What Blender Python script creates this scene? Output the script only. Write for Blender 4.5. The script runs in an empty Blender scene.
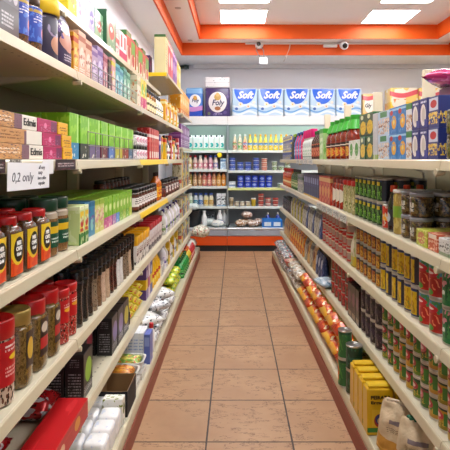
import bpy, bmesh, math, random
from math import pi, sin, cos, radians
from mathutils import Vector, Matrix, noise
random.seed(7)
SC = bpy.context.scene
COL = SC.collection

# ------------------------------------------------------------------ colours and materials
def lin(h):
    h = h.lstrip('#')
    v = [int(h[i:i+2], 16)/255 for i in (0, 2, 4)]
    return tuple((x/12.92 if x <= .04045 else ((x+.055)/1.055)**2.4) for x in v) + (1,)

class NT:
    def __init__(s, name):
        s.m = bpy.data.materials.new(name); s.m.use_nodes = True
        s.t = s.m.node_tree; s.t.nodes.clear()
        s.out = s.t.nodes.new('ShaderNodeOutputMaterial')
        s.p = s.t.nodes.new('ShaderNodeBsdfPrincipled')
        s.t.links.new(s.p.outputs[0], s.out.inputs[0])
    def link(s, a, b): s.t.links.new(a, b)
    def setin(s, inp, v):
        if isinstance(v, bpy.types.NodeSocket): s.link(v, inp)
        else: inp.default_value = v
    def M(s, op, a, b=0.0, c=None):
        n = s.t.nodes.new('ShaderNodeMath'); n.operation = op
        s.setin(n.inputs[0], a); s.setin(n.inputs[1], b)
        if c is not None: s.setin(n.inputs[2], c)
        return n.outputs[0]
    def mix(s, f, a, b):
        n = s.t.nodes.new('ShaderNodeMix'); n.data_type = 'RGBA'
        s.setin(n.inputs[0], f); s.setin(n.inputs[6], a); s.setin(n.inputs[7], b)
        return n.outputs[2]
    def coords(s, kind):
        n = s.t.nodes.new('ShaderNodeTexCoord'); return n.outputs[kind]
    def sep(s, v):
        n = s.t.nodes.new('ShaderNodeSeparateXYZ'); s.link(v, n.inputs[0]); return n.outputs
    def noise(s, vec, scale, detail=2.0, rough=.5):
        n = s.t.nodes.new('ShaderNodeTexNoise')
        if vec is not None: s.link(vec, n.inputs['Vector'])
        n.inputs['Scale'].default_value = scale; n.inputs['Detail'].default_value = detail
        n.inputs['Roughness'].default_value = rough
        return n.outputs[0]
    def vor(s, vec, scale):
        n = s.t.nodes.new('ShaderNodeTexVoronoi'); s.link(vec, n.inputs['Vector'])
        n.inputs['Scale'].default_value = scale
        return n.outputs

MATS = {}
def plain(name, col, rough=.5, metal=0.0, coat=0.0, trans=0.0, bump=0.0, bscale=60):
    if name in MATS: return MATS[name]
    k = NT(name); p = k.p
    p.inputs['Base Color'].default_value = lin(col); p.inputs['Roughness'].default_value = rough
    p.inputs['Metallic'].default_value = metal; p.inputs['Coat Weight'].default_value = coat
    p.inputs['Transmission Weight'].default_value = trans
    if bump:
        nz = k.noise(k.coords('Object'), bscale, 3)
        b = k.t.nodes.new('ShaderNodeBump'); b.inputs['Strength'].default_value = bump
        b.inputs['Distance'].default_value = .01
        k.link(nz, b.inputs['Height']); k.link(b.outputs[0], p.inputs['Normal'])
    MATS[name] = k.m
    return k.m

def pm(name, base, layers=(), rough=.4, gate=.03, metal=0.0, coat=0.25, bump=0.0, bscale=40, lie=False):
    """printed packaging: bands, panels, discs and blotches of printing laid over a base colour"""
    if name in MATS: return MATS[name]
    k = NT(name); p = k.p
    g = k.coords('Generated'); x, y, z = k.sep(g)
    if lie: y, z = k.M('SUBTRACT', 1.0, z), y; gate = max(gate, .6)
    fr = k.M('LESS_THAN', y, gate)
    col = lin(base)
    for L in layers:
        t = L[0]
        if t == 'z': mask = k.M('COMPARE', z, (L[1]+L[2])/2, (L[2]-L[1])/2); c = L[3]
        elif t == 'r':
            mask = k.M('MULTIPLY', k.M('COMPARE', x, (L[1]+L[2])/2, (L[2]-L[1])/2), k.M('COMPARE', z, (L[3]+L[4])/2, (L[4]-L[3])/2))
            mask = k.M('MULTIPLY', mask, fr); c = L[5]
        elif t == 'e':
            a = k.M('MULTIPLY', k.M('SUBTRACT', x, L[1]), 1/L[3]); b = k.M('MULTIPLY', k.M('SUBTRACT', z, L[2]), 1/L[4])
            mask = k.M('LESS_THAN', k.M('ADD', k.M('MULTIPLY', a, a), k.M('MULTIPLY', b, b)), 1.0)
            mask = k.M('MULTIPLY', mask, fr); c = L[5]
        elif t == 'n':      # blotches: scale, threshold, colour, z0, z1
            mask = k.M('GREATER_THAN', k.noise(g, L[1], 1), L[2])
            if len(L) > 4: mask = k.M('MULTIPLY', mask, k.M('COMPARE', z, (L[4]+L[5])/2, (L[5]-L[4])/2))
            c = L[3]
        elif t == 'v':      # beans, nuts: voronoi cells
            vo = k.vor(g, L[1]); mask = k.M('LESS_THAN', vo[0], L[2])
            if len(L) > 4: mask = k.M('MULTIPLY', mask, k.M('COMPARE', z, (L[4]+L[5])/2, (L[5]-L[4])/2))
            c = L[3]
        elif t == 't':      # unreadable small print: broken lines in a panel
            mask = k.M('MULTIPLY', k.M('COMPARE', x, (L[1]+L[2])/2, (L[2]-L[1])/2), k.M('COMPARE', z, (L[3]+L[4])/2, (L[4]-L[3])/2))
            ln = k.M('GREATER_THAN', k.M('FRACT', k.M('MULTIPLY', z, L[6]/(L[4]-L[3]))), .5)
            mp = k.t.nodes.new('ShaderNodeMapping'); mp.inputs['Scale'].default_value = (14, 0, 3); k.link(g, mp.inputs[0])
            mask = k.M('MULTIPLY', k.M('MULTIPLY', mask, ln), k.M('GREATER_THAN', k.noise(mp.outputs[0], 2.0, 1), .45))
            mask = k.M('MULTIPLY', mask, fr); c = L[5]
        elif t == 'k':      # small print on the end panel at x = 0: y0, y1, z0, z1, colour, lines
            mask = k.M('MULTIPLY', k.M('COMPARE', y, (L[1]+L[2])/2, (L[2]-L[1])/2), k.M('COMPARE', z, (L[3]+L[4])/2, (L[4]-L[3])/2))
            ln = k.M('GREATER_THAN', k.M('FRACT', k.M('MULTIPLY', z, L[6]/(L[4]-L[3]))), .55)
            mp = k.t.nodes.new('ShaderNodeMapping'); mp.inputs['Scale'].default_value = (0, 12, 3); k.link(g, mp.inputs[0])
            mask = k.M('MULTIPLY', k.M('MULTIPLY', mask, ln), k.M('GREATER_THAN', k.noise(mp.outputs[0], 2.0, 1), .48))
            mask = k.M('MULTIPLY', mask, k.M('LESS_THAN', x, .02)); c = L[5]
        elif t == 'w':      # wavy band
            zz = k.M('ADD', z, k.M('MULTIPLY', k.M('SINE', k.M('MULTIPLY', x, L[4])), L[5]))
            mask = k.M('MULTIPLY', k.M('COMPARE', zz, (L[1]+L[2])/2, (L[2]-L[1])/2), fr); c = L[3]
        elif t == 's':      # vertical stripes all round: count, colour
            mask = k.M('GREATER_THAN', k.M('FRACT', k.M('MULTIPLY', x, L[1])), .5); c = L[2]
        elif t == 'y':      # everything beyond a depth
            mask = k.M('COMPARE', y, (L[1]+L[2])/2, (L[2]-L[1])/2); c = L[3]
        col = k.mix(mask, col, lin(c))
    if isinstance(col, tuple): p.inputs['Base Color'].default_value = col
    else: k.link(col, p.inputs['Base Color'])
    p.inputs['Roughness'].default_value = rough; p.inputs['Metallic'].default_value = metal
    p.inputs['Coat Weight'].default_value = coat; p.inputs['Coat Roughness'].default_value = .15
    if bump:
        b = k.t.nodes.new('ShaderNodeBump'); b.inputs['Strength'].default_value = bump; b.inputs['Distance'].default_value = .01
        k.link(k.noise(k.coords('Object'), bscale, 3), b.inputs['Height']); k.link(b.outputs[0], p.inputs['Normal'])
    MATS[name] = k.m
    return k.m

def pml(*a, **k): return pm(*a, lie=True, **k)

# ------------------------------------------------------------------ mesh builders (each returns a mesh, base at z = 0, front towards -Y)
def fin(bm, name, smooth=False, recalc=True):
    if recalc: bmesh.ops.recalc_face_normals(bm, faces=bm.faces[:])
    me = bpy.data.meshes.new(name); bm.to_mesh(me); bm.free()
    if smooth:
        for p in me.polygons: p.use_smooth = True
    return me

def add_box(bm, x0, x1, y0, y1, z0, z1, bev=0.0):
    r = bmesh.ops.create_cube(bm, size=1.0)
    vs = r['verts']
    for v in vs:
        v.co = Vector(((x0+x1)/2 + v.co.x*(x1-x0), (y0+y1)/2 + v.co.y*(y1-y0), (z0+z1)/2 + v.co.z*(z1-z0)))
    if bev:
        es = list({e for v in vs for e in v.link_edges})
        bmesh.ops.bevel(bm, geom=es, offset=bev, segments=1, affect='EDGES', profile=.5)

def box_me(w, d, h, bev=.0015, z0=0.0):
    bm = bmesh.new(); add_box(bm, -w/2, w/2, -d/2, d/2, z0, z0+h, bev); return fin(bm, 'carton')

def tuck_box_me(w, d, h, bev=.0012):
    """a folding carton: body, a tucked top flap line and a slightly bowed front"""
    bm = bmesh.new(); add_box(bm, -w/2, w/2, -d/2, d/2, 0, h-.0015, bev)
    add_box(bm, -w/2+.002, w/2-.002, -d/2+.001, d/2-.004, h-.002, h, .0004)
    return fin(bm, 'carton')

def add_lathe(bm, prof, seg=20, sq=0.0, sx=1.0, sy=1.0, a0=0.0, a1=2*pi, cap=True, off=(0, 0)):
    full = abs(a1-a0-2*pi) < 1e-6
    n = seg if full else seg+1
    rings = []
    for r, z in prof:
        ring = []
        for i in range(n):
            a = a0 + (a1-a0)*i/seg
            f = 1.0
            if sq:
                e = 2 + sq*4
                f = 1/((abs(cos(a))**e + abs(sin(a))**e)**(1/e))
            ring.append(bm.verts.new((off[0]+r*f*cos(a)*sx, off[1]+r*f*sin(a)*sy, z)))
        rings.append(ring)
    for A, B in zip(rings, rings[1:]):
        for i in range(n if full else n-1):
            j = (i+1) % n
            bm.faces.new((A[i], A[j], B[j], B[i]))
    if cap and full:
        bm.faces.new(rings[0][::-1]); bm.faces.new(rings[-1])

def lathe_me(prof, name='lathe', **k):
    bm = bmesh.new(); add_lathe(bm, prof, **k)
    me = fin(bm, name, recalc=k.get('cap', True))
    lim = math.cos(radians(42))
    for p in me.polygons: p.use_smooth = True
    try: me.set_sharp_from_angle(angle=radians(42))
    except Exception: pass
    return me

def wrap_me(r, z0, z1, span=None, seg=16, **k):
    """a label wrapped round the front of a round body (span in radians; None goes all the way round)"""
    if span is None: return lathe_me([(r-.0004, z0), (r, z0), (r, z1), (r-.0004, z1)], 'label', seg=20, **k)
    return lathe_me([(r, z0), (r, z1)], 'label', seg=seg, a0=-pi/2-span/2, a1=-pi/2+span/2, cap=False, **k)

def pillow_me(w, h, d, nx=10, nz=12, lie=False, wr=.004, seed=0, pinch=.03, gusset=False, ends=True):
    """a filled bag with crimped end seals; standing with its front to -Y, or lying on its back"""
    bm = bmesh.new(); rnd = random.Random(seed); ph = rnd.random()*50
    def dep(u, v):
        a = max(0.0, 1-abs(u)**2.6)**.5
        if gusset: b = max(0.0, 1-max(0, v)**1.6)**.75 * (1 if v > -1 else 1)
        else: b = max(0.0, 1-abs(v)**3.2)**.5
        return a*b*d/2
    F, B = {}, {}
    for i in range(nx+1):
        for j in range(nz+1):
            u, v = -1+2*i/nx, -1+2*j/nz
            zz = (v+1)/2*h
            wv = 1-.07*(1-v*v)*0 - (.05*abs(v)**6 if not gusset else .10*max(0, v)**3)
            edge = i in (0, nx) or j == nz or (j == 0)
            n1 = noise.noise(Vector((u*2.3+ph, v*2.3, 0)))*wr + noise.noise(Vector((u*6+ph, v*6, 4)))*wr*.5
            dd = dep(u, v)
            if gusset and j == 0: dd = dep(u, -.98); edge = i in (0, nx)
            x = u*w/2*wv
            if j in (0, nz) and ends: zz += (.002 if i % 2 else -.002)
            if edge:
                F[i, j] = B[i, j] = bm.verts.new((x, n1*.6, max(0, zz) if gusset else zz))
            else:
                F[i, j] = bm.verts.new((x, -dd+n1, zz)); B[i, j] = bm.verts.new((x, dd*(.95)+n1*.7, zz))
    for i in range(nx):
        for j in range(nz):
            for S, fl in ((F, 0), (B, 1)):
                q = [S[i, j], S[i+1, j], S[i+1, j+1], S[i, j+1]]
                u = []
                for v in q:
                    if v not in u: u.append(v)
                if len(u) >= 3:
                    try: bm.faces.new(u[::-1] if fl else u)
                    except ValueError: pass
    if gusset:
        for i in range(nx):
            u = []
            for v in (F[i, 0], F[i+1, 0], B[i+1, 0], B[i, 0]):
                if v not in u: u.append(v)
            if len(u) >= 3:
                try: bm.faces.new(u)
                except ValueError: pass
    if lie:
        for v in bm.verts: v.co = Vector((v.co.x, v.co.z-h/2, -v.co.y))
    mz = min(v.co.z for v in bm.verts)
    for v in bm.verts: v.co.z -= mz
    return fin(bm, 'bag', smooth=True)

def text_me(txt, size, shear=0.0, depth=.0006, ysurf=0.0, z=0.0, x=0.0, width=None, thick=0.0, rot=0.0):
    cu = bpy.data.curves.new('lettering', 'FONT'); cu.body = txt; cu.size = size; cu.align_x = 'CENTER'; cu.align_y = 'CENTER'
    cu.shear = shear; cu.extrude = depth; cu.offset = thick; cu.resolution_u = 2
    o = bpy.data.objects.new('lettering_curve', cu); COL.objects.link(o)
    dg = bpy.context.evaluated_depsgraph_get(); dg.update()
    me = bpy.data.meshes.new_from_object(o.evaluated_get(dg)); me.name = 'lettering'
    bpy.data.objects.remove(o); bpy.data.curves.remove(cu)
    me.materials.clear()
    if width:
        w = max(v.co.x for v in me.vertices)-min(v.co.x for v in me.vertices); s = width/w
        me.transform(Matrix.Diagonal((s, 1, 1, 1)))
    me.transform(Matrix.Translation((x, ysurf-depth, z)) @ Matrix.Rotation(rot, 4, 'Y') @ Matrix.Rotation(pi/2, 4, 'X'))
    return me

def tubes_me(paths, r, seg=6, name='rod'):
    bm = bmesh.new()
    for path in paths:
        path = [Vector(p) for p in path]
        prev = None
        for i, p in enumerate(path):
            t = (path[min(i+1, len(path)-1)]-path[max(i-1, 0)]).normalized()
            up = Vector((0, 0, 1)) if abs(t.z) < .9 else Vector((1, 0, 0))
            a = t.cross(up).normalized(); b = t.cross(a).normalized()
            ring = [bm.verts.new(p+(a*cos(2*pi*k/seg)+b*sin(2*pi*k/seg))*r) for k in range(seg)]
            if prev:
                for k in range(seg): bm.faces.new((prev[k], prev[(k+1) % seg], ring[(k+1) % seg], ring[k]))
            else: bm.faces.new(ring[::-1])
            prev = ring
        bm.faces.new(prev)
    return fin(bm, name)

# ------------------------------------------------------------------ things
def obj(name, me, mat=None, parent=None, loc=(0, 0, 0), rot=(0, 0, 0)):
    o = bpy.data.objects.new(name, me); COL.objects.link(o)
    o.location = loc; o.rotation_euler = rot
    if mat is not None:
        if len(me.materials) == 0: me.materials.append(mat)
        elif me.materials[0] != mat:
            o.material_slots[0].link = 'OBJECT'; o.material_slots[0].material = mat
    if parent: o.parent = parent
    return o
def empty(name, loc, rot=(0, 0, 0)):
    o = bpy.data.objects.new(name, None); COL.objects.link(o); o.location = loc; o.rotation_euler = rot
    o.empty_display_size = .05
    return o
SEEN = {}
def tag(o, label, cat, group=None):
    n = len(label.replace(',', ' ').split())
    if not 4 <= n <= 16: print('LABEL LENGTH', n, label)
    if label in SEEN: print('LABEL TWICE', label)
    SEEN[label] = 1
    o['label'] = label; o['category'] = cat
    if group: o['group'] = group
    return o
def struct(name, me, mat, loc=(0, 0, 0)):
    o = obj(name, me, mat, None, loc); o['kind'] = 'structure'; return o

class Kind:
    """one kind of goods: parts = [(part name, mesh, material, index of the part it sits on or None)]"""
    def __init__(s, name, cat, parts, dims, desc=None):
        s.name, s.cat, s.parts, s.dims, s.desc = name, cat, parts, dims, desc
    def put(s, loc, rot, label, group=None):
        if not isinstance(rot, tuple): rot = (0, 0, rot)
        if len(s.parts) == 1:
            o = obj(s.name, s.parts[0][1], s.parts[0][2], None, loc, rot)
        else:
            o = empty(s.name, loc, rot); made = []
            for n, me, ma, par in s.parts:
                made.append(obj(n, me, ma, o if par is None else made[par]))
        return tag(o, label, s.cat, group)

# ------------------------------------------------------------------ kinds of packaging
def carton(mat, w, d, h, name='carton', cat='box', lettering=None, lmat=None, tuck=True):
    me = (tuck_box_me if tuck else box_me)(w, d, h)
    parts = [('box', me, mat, None)]
    if lettering:
        for t in lettering: parts.append(('lettering', t, lmat, 0))
    return Kind(name, cat, parts, (w, d, h))

def can(lmat, r=.0375, h=.11, name='tin_can', cat='can', metal='tin', top=None):
    tm = plain('tin', '#c9c9c4', .28, .9)
    tin = lathe_me([(r*.9, 0), (r, .001), (r, .004), (r*.975, .007), (r*.975, h-.007), (r, h-.004), (r, h-.001), (r*.96, h), (r*.93, h-.003), (r*.6, h-.0035), (r*.58, h-.0045), (r*.1, h-.0045)], 'tin', seg=20)
    lab = wrap_me(r*.985, .008, h-.008)
    parts = [('tin', tin, tm, None), ('label', lab, lmat, None)]
    if top:
        parts.append(('lid', lathe_me([(r*1.02, h-.010), (r*1.03, h-.008), (r*1.03, h+.001), (r*.98, h+.003), (r*.2, h+.003)], 'lid', seg=20), top, None))
    return Kind(name, cat, parts, (2*r, 2*r, h+(.003 if top else 0)))

def jar(body, lid, label, r, h, lid_h, name='jar', cat='jar', sq=0.0, lid_r=None, lz=(.15, .75), span=2.2, neck=.82, text=None, tmat=None, sy=1.0, shoulder=.1):
    lr = lid_r or r*.88
    hb = h-lid_h
    glass = lathe_me([(r*.86, 0), (r*.98, .004), (r, .012), (r, hb*(1-shoulder)), (r*.93, hb*(1-shoulder*.45)), (r*neck, hb-.003), (r*neck, hb+.004)], 'glass', seg=24, sq=sq, sy=sy)
    lidm = lathe_me([(lr*.97, hb-.002), (lr, hb), (lr, h-.005), (lr*.95, h-.001), (lr*.90, h), (lr*.84, h-.0015), (lr*.1, h-.0015)], 'lid', seg=24, sy=sy if sy != 1 else 1)
    parts = [('glass', glass, body, None), ('lid', lidm, lid, None)]
    if label is not None:
        parts.append(('label', wrap_me(r+.0008, hb*lz[0], hb*lz[1], span, sq=sq, sy=sy), label, None))
        if text: 
            for t in text: parts.append(('lettering', t, tmat, 2))
    return Kind(name, cat, parts, (2*r, 2*r*sy, h))

def bottle(body, cap, label, r, h, name='bottle', cat='bottle', neck=.3, nz=.72, cap_h=.03, lz=(.15, .55), sy=1.0, waist=0.0, span=None, capr=1.15):
    hb = h-cap_h*.9
    prof = [(r*.85, 0), (r*.98, .004), (r, .012), (r*(1-waist*.5), hb*.3), (r*(1-waist), hb*.45), (r, hb*(nz-.08)), (r*.93, hb*nz), (r*.62, hb*(nz+(1-nz)*.45)), (r*neck*1.08, hb*(nz+(1-nz)*.8)), (r*neck, hb)]
    parts = [('body', lathe_me(prof, 'body', seg=20, sy=sy), body, None)]
    parts.append(('cap', lathe_me([(r*neck*capr, h-cap_h), (r*neck*capr*1.02, h-cap_h+.001), (r*neck*capr, h-.002), (r*neck*capr*.85, h), (r*neck*.1, h)], 'cap', seg=16, sy=sy if neck > .6 else 1), cap, None))
    if label is not None:
        rr = r*(1-waist)+.0012 if waist and lz[1] < .5 else r+.001
        parts.append(('label', wrap_me(r+.001, hb*lz[0], hb*lz[1], span, sy=sy), label, None))
    return Kind(name, cat, parts, (2*r, 2*r*sy, h))

def grinder(fill, h=.22, r=.026, name='pepper_grinder'):
    cap = plain('grinder_cap', '#17181a', .25, 0, .4)
    g = lathe_me([(r*.9, 0), (r, .003), (r, h*.12), (r*.82, h*.4), (r*.84, h*.66)], 'glass', seg=18)
    c = lathe_me([(r*.9, h*.64), (r*.95, h*.65), (r*1.0, h*.78), (r*1.03, h*.97), (r*.98, h), (r*.2, h)], 'cap', seg=18)
    rg = lathe_me([(r*1.04, h*.80), (r*1.06, h*.805), (r*1.06, h*.83), (r*1.04, h*.835)], 'cap_ring', seg=18)
    return Kind(name, 'pepper grinder', [('glass', g, fill, None), ('cap', c, cap, None), ('cap_ring', rg, plain('grinder_ring', '#3a3b3f', .3, .3), 1)], (2*r, 2*r, h))

def tub(body, lid, w, d, h, lid_h=.02, name='tub', cat='tub', label=None, handle=False, sq=1.2, taper=.9):
    r = w/2; sy = d/w
    hb = h-lid_h
    b = lathe_me([(r*taper*.94, 0), (r*taper, .004), (r*.97, hb)], 'tub', seg=24, sq=sq, sy=sy)
    l = lathe_me([(r*.985, hb-.004), (r, hb-.003), (r, h-.004), (r*.97, h), (r*.9, h-.001), (r*.88, h-.003), (r*.1, h-.003)], 'lid', seg=24, sq=sq, sy=sy)
    return Kind(name, cat, [('body', b, body, None), ('lid', l, lid, None)], (w, d, h))

def round_tub(body, lid, r, h, name='tub', cat='tub', lid_h=.012, taper=.85):
    b = lathe_me([(r*taper*.95, 0), (r*taper, .003), (r*.97, h-lid_h), ], 'tub', seg=20)
    l = lathe_me([(r*.98, h-lid_h-.002), (r, h-lid_h), (r, h-.002), (r*.95, h), (r*.85, h-.002), (r*.1, h-.002)], 'lid', seg=20)
    return Kind(name, cat, [('body', b, body, None), ('lid', l, lid, None)], (2*r, 2*r, h))

def pouch(mat, w, h, d, name='pouch', cat='bag', seed=0, gusset=True, seal=None, wr=.004):
    me = pillow_me(w, h, d, seed=seed, gusset=gusset, wr=wr)
    parts = [('bag', me, mat, None)]
    if seal is not None:
        bm = bmesh.new(); add_box(bm, -w*.43, w*.43, -.0025, .0025, h*.965, h+.004, .0008); parts.append(('seal', fin(bm, 'seal'), seal, None))
    return Kind(name, cat, parts, (w, d, h))

def flat_bag(mat, w, l, d, name='bag', cat='bag', seed=0, wr=.006, nx=10, nz=12):
    me = pillow_me(w, l, d, lie=True, seed=seed, wr=wr, nx=nx, nz=nz)
    return Kind(name, cat, [('bag', me, mat, None)], (w, l, max(v.co.z for v in me.vertices)))
EXPOSURE, PANEL, TUBE, SKY = 0.4, 11.0, 14.0, 0.6
# ------------------------------------------------------------------ camera
cam_d = bpy.data.cameras.new('camera'); cam = bpy.data.objects.new('camera', cam_d); COL.objects.link(cam)
cam.location = (0, 0, 1.35); cam.rotation_euler = (pi/2, 0, 0)
cam_d.sensor_width = 36; cam_d.lens = 36*495/450
cam_d.shift_x = -10/450; cam_d.shift_y = -65.5/450; cam_d.clip_start = .05; cam_d.clip_end = 60
SC.camera = cam
SC.view_settings.view_transform = 'Standard'; SC.view_settings.look = 'None'
SC.view_settings.gamma = 1; SC.view_settings.use_curve_mapping = False
SC.view_settings.exposure = EXPOSURE

# ------------------------------------------------------------------ room
WX0, WX1, WY0, WY1 = -1.12, 4.6, -2.6, 8.0
Z1, Z2, Z3 = 2.875, 3.05, 3.245
def floor_mat():
    k = NT('floor_tiles'); p = k.p
    pos = k.t.nodes.new('ShaderNodeNewGeometry').outputs['Position']
    x, y, z = k.sep(pos)
    T = .4108
    u = k.M('DIVIDE', k.M('ADD', x, .1365+T*20), T); v = k.M('DIVIDE', k.M('ADD', y, -2.366+T*20), T)
    fu, fv = k.M('FRACT', u), k.M('FRACT', v)
    def edge(f): return k.M('MINIMUM', f, k.M('SUBTRACT', 1.0, f))
    e = k.M('MINIMUM', edge(fu), edge(fv))
    nz = k.noise(pos, 14, 3)
    e2 = k.M('ADD', e, k.M('MULTIPLY', k.M('SUBTRACT', nz, .5), .008))
    grout = k.M('LESS_THAN', e2, .0105)
    n = k.t.nodes.new('ShaderNodeCombineXYZ'); k.link(k.M('FLOOR', u), n.inputs[0]); k.link(k.M('FLOOR', v), n.inputs[1])
    wn = k.t.nodes.new('ShaderNodeTexWhiteNoise'); k.link(n.outputs[0], wn.inputs[0])
    # clay mottling, offset per tile
    off = k.t.nodes.new('ShaderNodeVectorMath'); off.operation = 'MULTIPLY_ADD'
    k.link(wn.outputs['Color'], off.inputs[0]); off.inputs[1].default_value = (7, 7, 7); k.link(pos, off.inputs[2])
    big = k.noise(off.outputs[0], 3.2, 4, .6)
    fine = k.noise(off.outputs[0], 30, 4, .7)
    mp = k.t.nodes.new('ShaderNodeMapping'); mp.inputs['Scale'].default_value = (9, 26, 1); k.link(off.outputs[0], mp.inputs[0])
    vein = k.noise(mp.outputs[0], 1.0, 5, .65)
    col = k.mix(k.M('MULTIPLY', k.M('SUBTRACT', big, .3), 1.8), lin('#a98260'), lin('#c6a07a'))
    col = k.mix(k.M('MULTIPLY', k.M('SUBTRACT', fine, .42), 1.1), col, lin('#bd9570'))
    pit = k.M('LESS_THAN', k.M('ABSOLUTE', k.M('SUBTRACT', vein, .56)), .012)
    pit = k.M('MULTIPLY', pit, k.M('GREATER_THAN', big, .47))
    col = k.mix(k.M('MULTIPLY', pit, .85), col, lin('#6a4632'))
    col = k.mix(k.M('MULTIPLY', k.M('SUBTRACT', wn.outputs['Value'], .5), .25), col, lin('#9c7552'))
    col = k.mix(grout, col, lin('#3c281d'))
    k.link(col, p.inputs['Base Color'])
    k.link(k.M('ADD', k.M('MULTIPLY', fine, .3), .3), p.inputs['Roughness'])
    b = k.t.nodes.new('ShaderNodeBump'); b.inputs['Strength'].default_value = .35; b.inputs['Distance'].default_value = .004
    k.link(k.M('SUBTRACT', k.M('MULTIPLY', vein, .3), k.M('MULTIPLY', grout, .8)), b.inputs['Height']); k.link(b.outputs[0], p.inputs['Normal'])
    return k.m
def slab(x0, x1, y0, y1, z0, z1, bev=0):
    bm = bmesh.new(); add_box(bm, x0, x1, y0, y1, z0, z1, bev); return fin(bm, 'slab')
M_WALL = plain('wall_paint', '#f6f7fc', .7, bump=.05, bscale=30)
M_CEIL = plain('ceiling_paint', '#faf9f8', .8, bump=.03, bscale=25)
M_ORANGE = plain('orange_paint', '#e85c04', .55, bump=.03, bscale=20)
struct('floor', slab(WX0-.2, WX1+.2, WY0-.2, WY1+.2, -.1, 0), floor_mat())
struct('wall_left', slab(WX0-.15, WX0, WY0-.15, WY1+.15, 0, Z1+.001), M_WALL)
struct('wall_right', slab(WX1, WX1+.15, WY0-.15, WY1+.15, 0, Z1+.001), M_WALL)
struct('wall_back', slab(WX0, WX1, WY1, WY1+.15, 0, Z1+.001), M_WALL)
# shop front behind the camera: a wall with a wide window
bm = bmesh.new()
add_box(bm, WX0, WX1, WY0-.15, WY0, 0, .5); add_box(bm, WX0, WX1, WY0-.15, WY0, 2.5, Z1)
add_box(bm, WX0, -.9, WY0-.15, WY0, .5, 2.5); add_box(bm, 4.2, WX1, WY0-.15, WY0, .5, 2.5)
struct('wall_front', fin(bm, 'wall_front'), M_WALL)
wf = empty('window_1', (1.65, WY0-.08, .5)); wf['kind'] = 'structure'
bm = bmesh.new()
for a, b in ((-2.55, -2.49), (-.85, -.79), (.85, .91), (2.49, 2.55)): add_box(bm, a, b, -.04, .04, 0, 2.0, .004)
add_box(bm, -2.49, 2.49, -.04, .04, 0, .06, .004); add_box(bm, -2.49, 2.49, -.04, .04, 1.94, 2.0, .004)
obj('frame', fin(bm, 'frame'), plain('window_frame', '#8b8f94', .4, .4), wf)
obj('pane', slab(-2.49, 2.49, -.006, .006, .06, 1.94), plain('glass', '#ffffff', .0, trans=1.0), wf)
# stepped ceiling: low ring, middle ring, high field, with orange fascias
AX0, AX1, AY0, AY1 = -.765, 3.12, -1.7, 7.21          # edge of the low ring
BX0, BX1, BY0, BY1 = -.487, 2.84, -1.4, 6.95          # edge of the middle ring
def ring(x0, x1, y0, y1, a0, a1, b0, b1, z, t):
    bm = bmesh.new()
    add_box(bm, x0, a0, y0, y1, z, z+t); add_box(bm, a1, x1, y0, y1, z, z+t)
    add_box(bm, a0, a1, y0, b0, z, z+t); add_box(bm, a0, a1, b1, y1, z, z+t)
    return fin(bm, 'ring')
struct('ceiling', ring(WX0-.1, WX1+.1, WY0-.1, WY1+.1, AX0-.02, AX1+.02, AY0-.02, AY1+.02, Z1, .02), M_CEIL)
struct('ceiling', ring(AX0-.05, AX1+.05, AY0-.05, AY1+.05, BX0-.02, BX1+.02, BY0-.02, BY1+.02, Z2, .02), M_CEIL)
struct('ceiling', slab(BX0-.06, BX1+.06, BY0-.06, BY1+.06, Z3, Z3+.05), M_CEIL)
struct('trim_1', ring(AX0-.02, AX1+.02, AY0-.02, AY1+.02, AX0, AX1, AY0, AY1, Z1-.004, Z2-Z1+.004), M_ORANGE)
struct('trim_2', ring(BX0-.02, BX1+.02, BY0-.02, BY1+.02, BX0, BX1, BY0, BY1, Z2-.004, Z3-Z2+.004), M_ORANGE)
# conduit moulding under the low ceiling on the back wall
struct('trim_3', slab(-.66, WX1, 7.90, 7.999, 2.81, 2.873, .004), plain('pale_trim', '#dedee0', .5))
struct('baseboard_left', slab(WX0, WX0+.015, WY0, WY1, 0, .08), plain('skirting', '#7a4a34', .6))

# ceiling light panels
m_diff = NT('light_diffuser'); m_diff.p.inputs['Base Color'].default_value = (1, 1, 1, 1)
m_diff.p.inputs['Emission Color'].default_value = (.985, .99, 1, 1); m_diff.p.inputs['Emission Strength'].default_value = PANEL
def light_panel(x, y, label):
    t = empty('ceiling_light', (x, y, Z3-.001)); tag(t, label, 'light', 'square ceiling light panels')
    bm = bmesh.new()
    for a in ((-.31, .31, -.31, -.295), (-.31, .31, .295, .31), (-.31, -.295, -.295, .295), (.295, .31, -.295, .295)):
        add_box(bm, *a, -.016, 0, .002)
    obj('frame', fin(bm, 'frame'), plain('light_frame', '#f1f0ee', .4), t)
    obj('diffuser', slab(-.293, .293, -.293, .293, -.012, -.001), m_diff.m, t)
far = ['farthest from the camera, near the orange corner', 'second from the back wall', 'third from the back wall', 'fourth from the back wall', 'fifth from the back wall', 'sixth from the back wall', 'seventh from the back wall', 'eighth from the back wall']
for i in range(8):
    y = 6.53-.885*i
    light_panel(.11, y, 'square white ceiling light above the aisle, '+('beside the camera bracket' if i == 0 else far[i]))
    light_panel(2.04, y, 'square white ceiling light beyond the tins rack, '+('nearer the far dome camera' if i == 0 else far[i]))

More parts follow.
